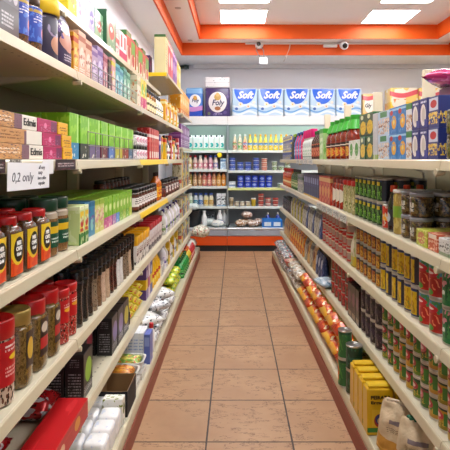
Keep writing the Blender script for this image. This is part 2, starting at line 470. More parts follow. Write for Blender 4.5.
# pipe and cameras on the orange band
metalw = plain('white_plastic', '#e6e6e6', .4)
t = tag(obj('conduit_pipe', tubes_me([[(.15, 7.185, 3.034), (3.1, 7.185, 3.034)]], .014, 8), metalw), 'thin white conduit pipe running along the orange ceiling step', 'pipe')
c = empty('mounted_camera', (1.50, 7.205, 2.985)); tag(c, 'white bullet camera with dark lens on the orange band', 'security camera', 'cameras on the orange band')
obj('bracket', slab(-.22, -.02, -.05, -.002, -.01, .03, .006), metalw, c)
bmx = lathe_me([(.03, -.06), (.055, -.05), (.06, .03), (.05, .06), (.02, .065)], 'housing', seg=20)
h = obj('housing', bmx, metalw, c, (.06, -.115, 0), (pi/2+.3, 0, 0))
obj('lens', lathe_me([(.036, .064), (.036, .072), (.02, .074)], 'lens', seg=16), plain('lens_black', '#0c0c10', .1, coat=1), h)
c = empty('mounted_camera', (.35, 7.205, 2.99)); tag(c, 'dome camera bracket with dangling white box on the orange band', 'security camera', 'cameras on the orange band')
obj('bracket', lathe_me([(.06, -.03), (.062, 0), (.05, .03), (.02, .04)], 'bracket', seg=18), metalw, c, (0, -.05, .02), (pi/2, 0, 0))
obj('lens', lathe_me([(.03, .038), (.03, .05), (.015, .056)], 'lens', seg=14), plain('lens_black', '#0c0c10', .1, coat=1), c, (-.01, -.05, .02), (pi/2, 0, 0))
obj('cable', tubes_me([[(-.03, -.06, 0), (-.045, -.065, -.06), (-.01, -.06, -.13), (.02, -.06, -.17)], [(.03, -.06, 0), (.06, -.065, -.07), (.07, -.06, -.17)]], .006, 6), plain('cable_grey', '#8a8a8a', .5), c)
obj('junction_box', slab(.0, .12, -.10, -.02, -.27, -.17, .008), plain('junction_white', '#f4f4f6', .4), c)
t = tag(obj('hanging_cable', tubes_me([[(.80, 7.19, 3.02), (.79, 7.19, 2.96), (.74, 7.185, 2.84), (.72, 7.30, 2.80)]], .008, 6), plain('cable_white', '#dccfc6', .5)), 'short pale cable dropping from the conduit over the orange band', 'cable')
t = empty('vent_pipe', (-.70, 7.93, 2.84)); tag(t, 'dark green capped pipe end on the wall above blue pack', 'pipe')  # a plain capped pipe end, not part of any vent
obj('pipe', lathe_me([(.03, -.02), (.03, .24)], 'pipe', seg=14), plain('dark_green_pipe', '#34463c', .5), t, (-.28, 0, -.01), (0, pi/2, 0))
obj('collar', lathe_me([(.038, .17), (.038, .21)], 'collar', seg=14), plain('pipe_collar', '#50635a', .5), t, (-.28, 0, -.01), (0, pi/2, 0))
# small recessed spots in the middle ring over the coffee rack
for i, y in enumerate((5.55, 7.05)):
    t = empty('ceiling_spot', (-.64, y, Z2-.001)); tag(t, 'tiny recessed spot in the ceiling ring, '+('nearer the light panel row' if i == 0 else 'close to the orange corner'), 'light', 'recessed spots')
    obj('rim', lathe_me([(.022, -.004), (.034, -.004), (.036, 0)], 'rim', seg=14), plain('spot_rim', '#b9b4ae', .4, .5), t)
    obj('bulb', lathe_me([(.002, -.003), (.02, -.003), (.02, 0)], 'bulb', seg=12), plain('spot_bulb', '#6b665f', .3), t)

# ------------------------------------------------------------------ shelving racks
def shelf_mat():
    k = NT('shelf_enamel'); p = k.p
    pos = k.coords('Object'); x, y, z = k.sep(pos)
    fy = k.M('SUBTRACT', k.M('FRACT', k.M('DIVIDE', y, .045)), .5)
    d1 = k.M('ABSOLUTE', k.M('SUBTRACT', k.M('ABSOLUTE', x), .045)); d2 = k.M('MULTIPLY', fy, .045)
    hole = k.M('LESS_THAN', k.M('ADD', k.M('MULTIPLY', d1, d1), k.M('MULTIPLY', d2, d2)), .0045**2)
    k.link(k.mix(hole, lin('#c8c0a8'), lin('#4c463a')), p.inputs['Base Color'])
    p.inputs['Roughness'].default_value = .38; p.inputs['Coat Weight'].default_value = .1
    return k.m
M_SHELF = shelf_mat()
M_STRIP = plain('price_strip_cream', '#c4b99c', .35, coat=.2)
M_YELLOW = plain('price_strip_yellow', '#f2c915', .35, coat=.2)
M_BACK = plain('rack_back', '#8d8268', .55)  # darker than the cream frame: shade between shelves put into the colour
M_UP = plain('rack_upright', '#ddd3ba', .4)
M_KICK = plain('red_kickplate', '#8e4634', .5)
M_BRK = plain('rack_bracket', '#d8cfb8', .45)
A_R = .0187
X_R = .72
def L(o, s): return (-(.6+o), s)
def R(o, s): return (X_R + o*cos(A_R) - s*sin(A_R), s*cos(A_R) + o*sin(A_R))
def bay(side, s0, s1, shelves, base_front, back_o, top, post_top, label, yellow=(), group='shelving bays', yend=False):
    """one bay: back panel, two uprights, base with kick plate, shelves each with price strip and brackets"""
    T = L if side == 'L' else R
    sg = -1 if side == 'L' else 1                       # o grows towards sg * x
    rx, ry = T(0, s0)
    rt = empty('shelving_bay', (rx, ry, 0), (0, 0, 0 if side == 'L' else A_R)); tag(rt, label, 'shelving', group)
    Ln = s1-s0-.002
    def bx(bm, o0, o1, a, b, z0, z1, bev=0): 
        x0, x1 = sorted((sg*o0, sg*o1)); add_box(bm, x0, x1, a, b, z0, z1, bev)
    bm = bmesh.new(); bx(bm, back_o+.031, back_o+.043, .002, Ln, .1, top); obj('back_panel', fin(bm, 'back'), M_BACK, rt)
    bm = bmesh.new(); bx(bm, back_o-.035, back_o+.03, .004, .044, 0, post_top, .003)
    if s0 > .9 or True: obj('upright', fin(bm, 'upright'), M_UP, rt)
    bm = bmesh.new(); bx(bm, base_front-.014, base_front-.002, .001, Ln, 0, .094); obj('kick_plate', fin(bm, 'kick'), M_KICK, rt)
    zs = [(z, 0.0 if len(q) < 1 else q[0]) for z, *q in shelves]
    for n, (z, fo) in enumerate(zs + [(.15, base_front)]):
        isb = n == len(zs)
        bm = bmesh.new()
        lo = 0.0
        bx(bm, fo, back_o-.036, .0015, Ln-.0005, z-.026, z, .002)
        me = fin(bm, 'shelf')
        me.transform(Matrix.Translation((-sg*fo, 0, -z)))
        sh = obj('shelf', me, M_SHELF, rt, (sg*fo, 0, z))
        # price strip with a tilted face and rolled edges
        bm = bmesh.new(); hs = .036 if not isb else .03
        pr = [(0, -.0006), (-.004, -.001), (-.007, -.005), (-.012, -hs+.006), (-.013, -hs), (-.006, -hs-.001), (-.002, -hs+.004), (0, -.008)]
        A = [bm.verts.new((sg*o, .0015, zz)) for o, zz in pr]; B = [bm.verts.new((sg*o, Ln-.0005, zz)) for o, zz in pr]
        for i in range(len(pr)):
            j = (i+1) % len(pr); bm.faces.new((A[i], A[j], B[j], B[i]))
        bm.faces.new(A); bm.faces.new(B[::-1])
        obj('price_strip', fin(bm, 'strip'), M_YELLOW if z in yellow else M_STRIP, sh)
        if not isb:
            for yy in (.004, Ln-.012):
                bm = bmesh.new()
                pts = [(sg*.09, -.027), (sg*(back_o-.037-fo), -.027), (sg*(back_o-.037-fo), -.075), (sg*(back_o-.1-fo), -.058), (sg*.11, -.034)]
                f1 = [bm.verts.new((x, yy, q)) for x, q in pts]; f2 = [bm.verts.new((x, yy+.008, q)) for x, q in pts]
                for i in range(5): bm.faces.new((f1[i], f1[(i+1) % 5], f2[(i+1) % 5], f2[i]))
                bm.faces.new(f1); bm.faces.new(f2[::-1]); obj('bracket', fin(bm, 'bracket'), M_BRK, sh)
            bm = bmesh.new(); bmesh.ops.create_cone(bm, cap_ends=True, segments=12, radius1=.013, radius2=.010, depth=.03)
            bm.transform(Matrix.Translation((sg*-.004, .018, -.043)) @ Matrix.Rotation(pi/2, 4, 'Y')); obj('strip_end_cap', fin(bm, 'cap'), M_STRIP, sh)
        else:
            bm = bmesh.new(); bx(bm, -.010, .004, .001, Ln, -.054, -.032, .002); obj('lower_lip', fin(bm, 'lip'), M_STRIP, sh)
    if yend:
        z = shelves[0][0]; bm = bmesh.new(); bx(bm, .0, back_o-.05, -.004, .0, z-.034, z-.001, .001); obj('price_strip', fin(bm, 'strip'), M_YELLOW, rt)
    return rt
ZA2, ZA, ZB, ZC, ZD, ZE, ZF = 1.94, 1.685, 1.35, 1.013, .676, .37, .15
Lb = dict(base_front=-.105, back_o=.42, top=2.05, post_top=2.05)
bay('L', .6, 1.856, [(ZA2, .06), (ZA,), (ZB,), (ZC,), (ZD,), (ZE,)], label='cream shelving bay holding coffee jars, nearest the shop front', **Lb)
bay('L', 1.856, 3.09, [(ZA2, .06), (ZA,), (ZB,), (ZC,), (ZD,), (ZE,)], label='cream shelving bay holding green tea cartons and pepper grinders', **Lb)
bay('L', 3.09, 4.34, [(ZA2, .06), (ZA,), (ZB,), (ZC,), (ZD,), (ZE,)], label='cream shelving bay with yellow price strips and yellow-lidded tubs', yellow=(ZB, ZC), **Lb)
bay('L', 4.34, 5.6, [(2.115,), (ZA,), (ZB,), (ZC,), (ZD,), (ZE,)], label='cream shelving bay with the highest shelf carrying tall bright cartons', base_front=-.105, back_o=.42, top=2.2, post_top=2.2, yend=True)
bay('L', 5.6, 6.8, [(1.88,), (1.49,), (ZC,), (ZD,), (ZE,)], label='cream shelving bay with purple cartons beside the chilled cabinet', base_front=-.105, back_o=.42, top=2.0, post_top=2.0)
ZR = (1.35, 1.023, .724, .416)
Rb = dict(base_front=-.10, back_o=.46, top=1.40, post_top=1.87)
rl = ['cream shelving bay of big tomato tins, nearest the camera', 'cream shelving bay of corn tins and tall bottled jars', 'cream shelving bay with red tins and red lidded jars', 'cream shelving bay with dark blue cartons and orange bags', 'cream shelving bay with magenta capped bottles on top', 'cream shelving bay of packets next to the chilled cabinet']
for i, (a, b) in enumerate(((.5, 1.64), (1.64, 2.84), (2.84, 3.8), (3.8, 4.75), (4.75, 5.7), (5.7, 6.5))):
    bay('R', a, b, [(z,) for z in ZR], label=rl[i], group='shelving bays of the tins rack', **Rb)

# ------------------------------------------------------------------ chilled cabinets along the back wall
M_FR_IN = plain('cabinet_inner', '#a4acb2', .5)
M_FR_W = plain('cabinet_white', '#d8dce2', .35, coat=.2)
M_FR_GL = plain('cabinet_top_panel', '#b9cfc6', .4)  # pale green: the lamp's glow on the upper lining put into the colour
M_FR_BUMP = plain('cabinet_bumper', '#aab4c4', .35, coat=.3)
m_tube = NT('cabinet_lamp'); m_tube.p.inputs['Emission Color'].default_value = (.86, 1, .95, 1); m_tube.p.inputs['Emission Strength'].default_value = TUBE
M_EDGE = plain('shelf_edge_white', '#dfe9e6', .35, coat=.2)
M_EDGE_Y = plain('shelf_edge_green', '#d9e39a', .4)
CY = 7.26
def cabinet(x0, x1, zs, label, yl=None):
    rt = empty('chilled_cabinet', (x0, CY, 0)); tag(rt, label, 'refrigerated cabinet', 'open chilled cabinets')
    W = x1-x0-.002
    def p(name, a, mat, bev=.0, par=rt): 
        bm = bmesh.new(); add_box(bm, *a, bev); return obj(name, fin(bm, name), mat, par)
    p('plinth', (0, W, .04, .7, 0, .085), plain('cabinet_plinth', '#23282d', .5))
    p('front_panel', (0, W, .012, .05, .087, .222), plain('cabinet_orange', '#ee5a1c', .35, coat=.3), .004)
    p('bumper', (0, W, 0, .07, .224, .318), M_FR_BUMP, .012)
    p('bumper_rail', (0, W, -.006, .075, .319, .345), plain('bumper_rail', '#dfe3e6', .25, .3), .006)
    p('deck', (.02, W-.02, .076, .66, .30, .335), plain('cabinet_deck', '#8f9a9c', .4))
    p('back_panel', (.01, W-.01, .67, .70, .30, 1.90), M_FR_IN)
    p('top_liner', (.021, W-.021, .655, .669, 1.505, 1.88), M_FR_GL)
    p('side_panel', (0, .009, .31 if x0 > -.5 else .16, .70, .34, 1.90), M_FR_IN); p('side_panel', (W-.009, W, .31, .70, .34, 1.90), M_FR_IN)
    cp = p('canopy', (0, W, .15, .72, 1.905, 1.995), M_FR_W, .008)
    p('canopy_lip', (0, W, .138, .15, 1.868, 1.997), plain('canopy_lip', '#e9ecee', .3, coat=.3), .003, cp)
    tb = lathe_me([(.011, 0), (.011, W-.1)], 'lamp', seg=10); tb.transform(Matrix.Translation((.05, .22, 1.892)) @ Matrix.Rotation(pi/2, 4, 'Y'))
    obj('lamp_tube', tb, m_tube.m, rt)
    for i, z in enumerate(zs):
        sh = p('shelf', (.01, W-.01, .312, .653, z-.022, z), M_FR_W)
        bm = bmesh.new(); add_box(bm, .004, W-.004, .296, .309, z-.035, z+.004, .003)
        obj('price_strip', fin(bm, 'strip'), M_EDGE_Y if yl == i else M_EDGE, sh)
    return rt
cabinet(-.78, -.115, (1.487, 1.197, .94, .633), 'chilled dairy cabinet holding milk cartons and pink drinks')
cabinet(-.113, 2.0, (1.487, 1.18, .915, .633), 'wide chilled cabinet holding juice bottles and blue tubs', 2)
cabinet(2.002, 3.6, (1.487, 1.18, .915, .633), 'chilled cabinet beyond the tins rack under large orange packs')
# world: overcast daylight through the shop window
w = bpy.data.worlds.new('daylight'); SC.world = w; w.use_nodes = True
w.node_tree.nodes['Background'].inputs[0].default_value = (.80, .88, 1, 1); w.node_tree.nodes['Background'].inputs[1].default_value = SKY
# ------------------------------------------------------------------ placing goods
ORD = ['first', 'second', 'third', 'fourth', 'fifth', 'sixth', 'seventh', 'eighth', 'ninth', 'tenth', 'eleventh', 'twelfth', 'thirteenth', 'fourteenth', 'fifteenth', 'sixteenth', 'seventeenth', 'eighteenth', 'nineteenth', 'twentieth']
LV = {2: ['lower', 'upper'], 3: ['bottom', 'middle', 'top'], 4: ['bottom', 'second layer', 'third layer', 'top']}
RW = ['front row', 'second row', 'third row', 'fourth row']
SHN = {'LA2': "coffee rack's top shelf", 'LA': "coffee rack's upper shelf", 'LB': "coffee rack's eye-level shelf", 'LC': "coffee rack's chest-high shelf", 'LD': "coffee rack's waist-high shelf", 'LE': "coffee rack's knee-high shelf", 'LF': "coffee rack's bottom shelf", 'LT': "coffee rack's highest shelf", 'LP': "coffee rack's purple carton shelf",  'LQ': "coffee rack's orange carton shelf",
       'R1': "tins rack's eye-level shelf", 'R2': "tins rack's chest-high shelf", 'R3': "tins rack's waist-high shelf", 'R4': "tins rack's knee-high shelf", 'R5': "tins rack's bottom shelf",
       }
SHZ = {'LA2': (ZA2, .06), 'LA': (ZA, 0), 'LB': (ZB, 0), 'LC': (ZC, 0), 'LD': (ZD, 0), 'LE': (ZE, 0), 'LF': (ZF, -.105), 'LT': (2.115, 0), 'LP': (1.49, 0), 'LQ': (1.88, 0),
       'R1': (1.35, 0), 'R2': (1.023, 0), 'R3': (.724, 0), 'R4': (.416, 0), 'R5': (.15, -.10)}
COUNT = {}
def row(sh, kinds, s0, n=1, desc='', pitch=None, rows=1, stack=1, off=.016, gap=.004, jit=.0015, turn=3.0, group=None, rpitch=None, rowgap=.006, skip=(), skew=0.0, lay=None, stackskip=None):
    """a run of goods along a shelf: n columns going inward from s0, rows deep, stack high"""
    z0, fo = SHZ[sh]; T = L if sh[0] == 'L' else R
    if not isinstance(kinds, (list, tuple)): kinds = [kinds]
    if isinstance(desc, str): desc = [desc]
    wmax = max(k.dims[0] for k in kinds); dmax = max(k.dims[1] for k in kinds)
    pitch = pitch or wmax+gap
    pr = rpitch or dmax+rowgap
    base = -pi/2+A_R if sh[0] == 'R' else pi/2
    per = {}
    for r in range(rows):
        for i in range(n):
            k = kinds[i % len(kinds)]; d = desc[i % len(desc)]
            key = (sh, d, r)
            nn = per.get(key, 0); per[key] = nn+1
            if (i, r) in skip: continue
            st = stack if not callable(stack) else stack(i, r)
            for q in range(st):
                o = fo+off+k.dims[1]/2+r*pr+random.uniform(0, jit)
                s = s0+i*pitch+random.uniform(-jit, jit)*.6 + skew*q
                x, y = T(o, s)
                z = z0+.0012+q*(k.dims[2]+.0008)
                a = base+radians(random.uniform(-turn, turn))
                lab = f"{d}, {SHN[sh]}"
                multi_i = len([1 for j in range(n) if desc[j % len(desc)] == d]) > 1
                tail = []
                if multi_i: tail.append(f"{ORD[nn+COUNT.get((sh, d), 0)]} inward")
                if rows > 1: tail.append(RW[r])
                if st > 1: tail.append(LV[st][q] if st in LV else ORD[q]+' layer')
                if tail: lab += ', '+', '.join(tail)
                k.put((x, y, z), a, lab, group or (f"goods on the {SHN[sh]}: {d}" if (n*rows > 1 or st > 1) else None))
    for d in set(desc): COUNT[(sh, d)] = COUNT.get((sh, d), 0)+per.get((sh, d, 0), 0)

def at(sh, k, o, s, z=None, rot=(0, 0, 0), label='', group=None):
    """one thing at depth o and distance s on a shelf"""
    z0, fo = SHZ[sh]; T = L if sh[0] == 'L' else R
    x, y = T(o, s)
    base = -pi/2+A_R if sh[0] == 'R' else pi/2
    return k.put((x, y, z0+.0012 if z is None else z), (rot[0], rot[1], rot[2]+base), label, group)

# common stuff
BLK = plain('black_plastic', '#16171a', .3, coat=.3)
WHT = plain('white_plastic_lid', '#eeeeea', .35, coat=.2)
REDLID = plain('red_lid', '#c4141c', .3, coat=.4)
GOLDLID = plain('gold_lid', '#b39a52', .3, .5, .2)
GRNLID = plain('dark_green_lid', '#0d3f2c', .3, coat=.3)
YELLID = plain('yellow_lid', '#f4b414', .35, coat=.3)
WHITE = plain('white_print', '#f6f6f4', .5)
BLACKP = plain('black_print', '#141414', .5)
STEEL = plain('steel_wire', '#9a9a96', .3, .9)
GREYLID = plain('grey_lid', '#8e9095', .35, .3)

# ---- coffee rack, upper shelf
capsule = carton(pm('capsule_print', '#26252a', [('r', .06, .94, .42, .97, '#4a4754'), ('e', .2, .8, .12, .09, '#c6bfc9'), ('e', .5, .8, .12, .09, '#a9a2ae'), ('e', .8, .8, .12, .09, '#c6bfc9'), ('e', .2, .55, .12, .09, '#b4acb8'), ('e', .5, .55, .12, .09, '#8d8796'), ('e', .8, .55, .12, .09, '#b4acb8'), ('t', .1, .7, .1, .3, '#b9b6bc', 4)]), .115, .2, .213, 'capsule_carton')
row('LA', capsule, 1.245, 2, 'black coffee capsule carton with grey pictures', rows=1, off=.02)
COFFEE = pm('instant_coffee', '#5d3a18', [('v', 34, .35, '#8a5a24'), ('n', 22, .55, '#3a220e')], .25, 2, coat=.7)
blu = pm('blue_label', '#2c4fb4', [('r', 0, 1, .84, .93, '#c8a94e'), ('t', .2, .8, .55, .8, '#e6e8f6', 3), ('n', 5, .58, '#4f7ed6'), ('e', .68, .3, .14, .16, '#d48a7c')], gate=2)
goldjar = jar(COFFEE, plain('brown_lid', '#3b2413', .3, coat=.4), blu, .05, .185, .03, 'coffee_jar', lz=(.22, .93), span=2.7)
row('LA', goldjar, 1.478, 2, 'blue-labelled instant coffee jar', pitch=.106, rows=2, off=.02, rowgap=.01)
cocoa = jar(pm('cocoa_body', '#2c2440', [('e', .5, .35, .3, .2, '#c58f72'), ('z', 0, .14, '#32293f'), ('n', 5, .62, '#8a7a9a', .5, .9)], gate=.6), plain('yellow_cap', '#f0c80e', .35, coat=.3), None, .052, .214, .055, 'cocoa_drink_tub', 'tub', lid_r=.058, neck=.98)
row('LA', cocoa, 1.705, 1, 'dark drink tub with big yellow lid', rows=2, off=.012, rowgap=.03)
purp = pouch(pm('purple_pouch_print', '#35254c', [('e', .5, .48, .42, .2, '#d59a86'), ('e', .45, .72, .38, .12, '#efe6ee'), ('n', 6, .6, '#6b4f94', .5, 1), ('t', .2, .8, .1, .24, '#d9d2e0', 3)], gate=.5), .12, .196, .07, 'coffee_pouch', seed=3)
row('LA', purp, 1.828, 1, 'purple foil coffee pouch with cup picture', rows=2, off=.012)
def incense(name, base, a, b): return pm(name, base, [('z', .78, .9, a), ('e', .5, .45, .34, .22, b), ('n', 6, .6, a, .1, .7), ('t', .15, .85, .05, .2, '#fbf4ea', 3)])
sach = [('#e8a52c', '#c2481c', '#f5d97a', 'amber'), ('#e3b9a0', '#b86c50', '#f4ded0', 'peach'), ('#e0b69c', '#a8583a', '#f6e2d4', 'tan'), ('#b7a3bf', '#7d62a0', '#e4d8ea', 'lilac'), ('#a996c0', '#6c50a0', '#ddd2ee', 'violet'), ('#c98a92', '#a03c54', '#f0cdd0', 'rose'), ('#232127', '#6a5a3c', '#47404a', 'black'), ('#e2a3a2', '#dccb3c', '#f2dcd8', 'pink'), ('#5fb4bc', '#2c7a94', '#bfe2e2', 'teal'), ('#79bcc0', '#3a86a2', '#cfe8e6', 'pale teal'), ('#6fae94', '#2f7a68', '#cbe6d6', 'sea green'), ('#8cc09c', '#3f8a6c', '#d8ecd8', 'mint')]
s = 1.935
for i, (b, a, e, nm) in enumerate(sach):
    wd = .062 if nm in ('amber', 'black') else .088
    k = carton(incense('sachet_'+nm.replace(' ', '_'), b, a, e), wd, .12, .165+.012*((i*5) % 3)-.004*(i > 6)*0, 'tea_carton')
    row('LA', k, s+wd/2, 1, f'slim {nm} tea carton behind wire guard' if i > 2 else f'slim {nm} tea carton beside purple pouch', rows=1, off=.03)
    s += wd+.004
def guard(x0, x1, sh, z, off, h, label):
    z0, fo = SHZ[sh]; x, y = L(fo+off, x0)
    rt = tag(empty('wire_shelf_guard', (x, y, z0+.001)), label, 'wire guard', 'wire guards on the coffee rack')
    ln = x1-x0
    obj('rails', tubes_me([[(0, 0, zz), (0, ln, zz)] for zz in (.004, h*.5, h)], .0022, 6, 'rails'), STEEL, rt)
    n = max(2, int(ln/.11))
    rod = tubes_me([[(0, 0, .001), (0, 0, h)]], .0016, 5, 'rod')
    for i in range(n+1): obj('wire_rod', rod, STEEL, rt, (0, ln*i/n, 0))
guard(2.10, 3.06, 'LA', 0, .012, .075, 'wire guard rail in front of slim tea cartons')
yg = carton(pm('yg_print', '#e9cf2a', [('z', 0, .4, '#cf3c72'), ('e', .6, .65, .4, .2, '#7fb52c'), ('n', 6, .6, '#f2e8a0')]), .11, .12, .2, 'biscuit_carton')
cr = carton(pm('cream_print', '#e6dcc0', [('z', .7, .85, '#b9bf9a'), ('n', 7, .6, '#cf8a5a')]), .11, .12, .2, 'biscuit_carton')
row('LA', [cr, yg, yg], 3.185, 3, ['cream carton after the wire guard', 'yellow, green and pink carton', 'yellow, green and pink carton'])
amb = jar(pm('amber_body', '#a8721c', [('n', 6, .55, '#7c4a10')], .2, 2, coat=.8), BLK, pm('amber_label', '#e9dfb4', [('z', .4, .6, '#3c3a2a'), ('n', 6, .6, '#caa23a')], gate=2), .043, .17, .025, 'honey_jar')
row('LA', amb, 3.57, 4, 'amber jar with black lid', pitch=.098, rows=1)
wb = bottle(pm('wb_body', '#e8e6dc', [('z', .1, .3, '#2c2c2e'), ('n', 5, .6, '#a4b48a')], gate=2), BLK, pm('wb_label', '#f0efe8', [('z', .7, .85, '#2e3a34'), ('n', 5, .58, '#c0b058')], gate=2), .036, .19)
row('LA', wb, 3.97, 4, 'white bottle with black cap', pitch=.09, rows=1)
yp = carton(pm('yellow_spice_print', '#e8a91c', [('e', .5, .5, .34, .2, '#c3541c'), ('z', .8, .92, '#f6e3a0')]), .12, .1, .2, 'spice_carton')
gwb = bottle(pm('gwb_body', '#e9ecd8', [('z', 0, .2, '#76a03c')], gate=2), plain('green_cap', '#2f8a34', .35), pm('gwb_label', '#f4f4ec', [('z', .3, .6, '#d7d12c'), ('n', 6, .6, '#4d9440')], gate=2), .04, .2)
row('LA', [yp, gwb], 4.46, 8, ['orange-yellow spice carton', 'white bottle with green cap'], pitch=.135)
oy = carton(pm('orange_carton_print', '#eda52a', [('e', .5, .6, .3, .2, '#f6d884'), ('z', 0, .2, '#d87416'), ('n', 5, .62, '#f9e6b2')]), .19, .14, .28, 'cereal_carton')
row('LQ', oy, 5.74, 5, 'tall orange and yellow carton', pitch=.205)
pc = carton(pm('purple_carton_print', '#7c3580', [('z', .45, .55, '#a56ab0'), ('e', .5, .75, .3, .14, '#c9a2cc'), ('t', .15, .85, .1, .35, '#e2cfe4', 3)]), .19, .14, .27, 'cereal_carton')
row('LP', pc, 5.74, 5, 'tall purple carton', pitch=.205)

# ---- coffee rack, top shelf
topkinds = [('yellow', '#f0dc1c', '#c9a80e', .10, .19, 'bright yellow carton'), ('white_pink', '#efe6ec', '#d489a4', .085, .15, 'white and pink carton'), ('white_blue', '#d6d8ea', '#6c7cc0', .085, .16, 'white and blue carton'), ('lilac', '#b9b4dc', '#7668b4', .085, .165, 'pale lilac carton'), ('green_red', '#7eb28a', '#b5453c', .165, .16, 'pale green carton with red print')]
s = 2.06
for nm, a, b, wd, hh, ds in topkinds:
    k = carton(pm('top_'+nm, a, [('e', .5, .55, .3, .2, b), ('n', 5, .62, '#fbfaf4'), ('z', 0, .08, b)]), wd, .13, hh, 'tea_carton')
    row('LA2', k, s+wd/2, 1, ds, off=.03); s += wd+.005
bg = carton(pm('green_framed', '#2f6a48', [('r', .08, .92, .08, .92, '#7fae8a'), ('e', .5, .55, .3, .22, '#c2493e'), ('e', .5, .6, .12, .07, '#f6efe8'), ('n', 5, .62, '#e6e6d8', .1, .4)]), .235, .14, .205, 'tea_carton')
row('LA2', bg, s+.12, 1, 'wide dark green framed carton', off=.02); s += .245
wr = carton(pm('white_red', '#e9dcd6', [('z', .6, .8, '#cf5a58'), ('n', 6, .6, '#c83a44')]), .12, .13, .15, 'tea_carton')
row('LA2', wr, s+.06, 1, 'white and red carton', off=.03); s += .126
mg = carton(pm('magenta_slim', '#f0e4e6', [('z', 0, .38, '#c62a5c'), ('r', .3, .7, .5, .9, '#c84a4a')]), .085, .12, .19, 'tea_carton')
row('LA2', mg, s+.045, 2, 'slim carton with magenta foot', off=.03); s += .18
rg = carton(pm('red_green', '#c84a3c', [('z', .86, 1, '#3f7a34'), ('r', .15, .85, .1, .6, '#ecd9bf'), ('e', .5, .45, .25, .2, '#a8302a')]), .13, .13, .24, 'tea_carton')
gr = carton(pm('green_red_tall', '#6aa444', [('r', .1, .9, .1, .5, '#efe2cc'), ('z', .9, 1, '#c03a30'), ('e', .5, .35, .3, .2, '#c0392b')]), .13, .13, .22, 'tea_carton')
row('LA2', [rg, gr], s+.07, 6, ['tall red carton with green top', 'tall green carton with red top'], off=.03)
# ---- highest shelf
crm = carton(pm('cream_cereal', '#ddcf9e', [('z', .93, 1, '#3e6a34'), ('t', .1, .9, .2, .85, '#a89a6a', 9)], gate=2), .17, .1, .345, 'cereal_carton')
at('LT', crm, .065, 4.47, label='tall cream cereal carton with green top on highest shelf')
for i, (c1, c2, nm) in enumerate((('#cf4a56', '#f0c8c0', 'red'), ('#d8626a', '#f4d6cc', 'coral'), ('#7a3a92', '#c9a0d4', 'purple'), ('#8a48a2', '#d4b4dc', 'violet'), ('#e8c230', '#f7eaa8', 'yellow'), ('#ecd04a', '#faf0c0', 'pale yellow'))):
    k = carton(pm('cereal_'+nm.replace(' ', '_'), c1, [('e', .5, .5, .34, .2, c2), ('z', .85, .95, c2)]), .16, .1, .335-.012*i, 'cereal_carton')
    at('LT', k, .065, 4.65+.172*i, label=f'tall {nm} cereal carton on the highest shelf')
dp = carton(pm('dark_purple', '#4a2050', [('e', .5, .5, .3, .3, '#7a4884')]), .12, .09, .16, 'tea_carton')
at('LT', dp, .2, 4.45, label='small dark purple carton behind the cream cereal carton')

# ---- coffee rack, eye-level shelf
kr_m = pm('kraft_print', '#cf9a62', [('n', 7, .6, '#b57a40'), ('t', .06, .46, .25, .75, '#f3dcc0', 2), ('r', .5, .66, 0, 1, '#7d5a68'), ('v', 14, .3, '#4c2c44'), ('r', .66, 1, 0, 1, '#efeadd')], gate=.03)
kr_m2 = pm('kraft_print_plain', '#cf9a62', [('n', 7, .6, '#b57a40'), ('t', .06, .5, .2, .8, '#8c5a2c', 3), ('r', .58, .63, .0, .9, '#7d5a68'), ('r', .63, 1, 0, 1, '#efeadd')], gate=.03)
tx = text_me('Edmis', .03, 0, .0004, -.0602, .0215, .105, thick=.0006, width=.088)
kr = carton(kr_m, .32, .12, .043, 'chocolate_box', lettering=[tx], lmat=BLACKP, tuck=False)
kr2 = carton(kr_m2, .32, .12, .043, 'chocolate_box', tuck=False)
mgb = carton(pm('magenta_print', '#b8175c', [('n', 5, .62, '#d43a7c'), ('e', .38, .5, .07, .22, '#e98ab4'), ('r', .66, 1, .1, .9, '#7a2c58'), ('v', 12, .28, '#c69ab8', .1, .5)]), .17, .12, .043, 'chocolate_box', tuck=False)
ylb = carton(pm('yellow_print', '#efb514', [('n', 5, .6, '#d9920c'), ('t', .2, .85, .3, .7, '#8a5a10', 2)]), .10, .12, .043, 'chocolate_box', tuck=False)
G = 'long chocolate boxes stacked on the eye-level shelf'
for q, (a, b, c) in enumerate(((1.44, 1.69, 1.83), (1.43, 1.68, 1.82), (1.39, 1.64, 1.78))):
    wq = ('bottom', 'middle', 'top')[q]; z = ZB+.0012+q*.0438
    at('LB', kr2 if q == 1 else kr, .08, a, z, label=f'{wq} kraft-brown and cream chocolate box of its stack', group=G)
    at('LB', mgb, .08, b, z, label=f'{wq} magenta chocolate box of its stack', group=G)
    at('LB', ylb, .078, c, z, label=f'{wq} yellow chocolate box of its stack', group=G)
limes = []
for i, cc in enumerate(('#2f86b4', '#23302c', '#7a6c94', '#7c2c3c', '#5a86d4', '#c9c23c', '#a03a30', '#3c6a94')):
    limes.append(carton(pm('lime_print_%d' % i, '#7cc61e', [('z', 0, .36, cc), ('n', 4, .56, '#9ad83a', .36, 1), ('r', .8, .93, .36, 1, '#c2ea86'), ('n', 6, .62, '#e6e6da', .03, .3)]), .1 if i == 0 else .147, .11, .18, 'tea_carton', tuck=False))
row('LB', limes[0], 1.945, 1, 'lime green tea carton with blue foot', rows=3, off=.03)
cols = ['black', 'mauve', 'maroon', 'pale blue', 'mustard', 'rust', 'navy']
for i in range(7):
    row('LB', limes[i+1], 2.085+.153*i, 1, f'lime green tea carton with {cols[i]} foot', rows=1 if i else 2, off=.03)
guard(2.06, 3.07, 'LB', 0, .012, .115, 'wire guard rail before lime green tea cartons')
pot = jar(pm('pot_body', '#e9e0e4', [('e', .5, .5, .3, .25, '#d08aa0'), ('n', 6, .58, '#b9a9b4')], gate=2), BLK, None, .046, .09, .022, 'face_cream_jar', lid_r=.047)
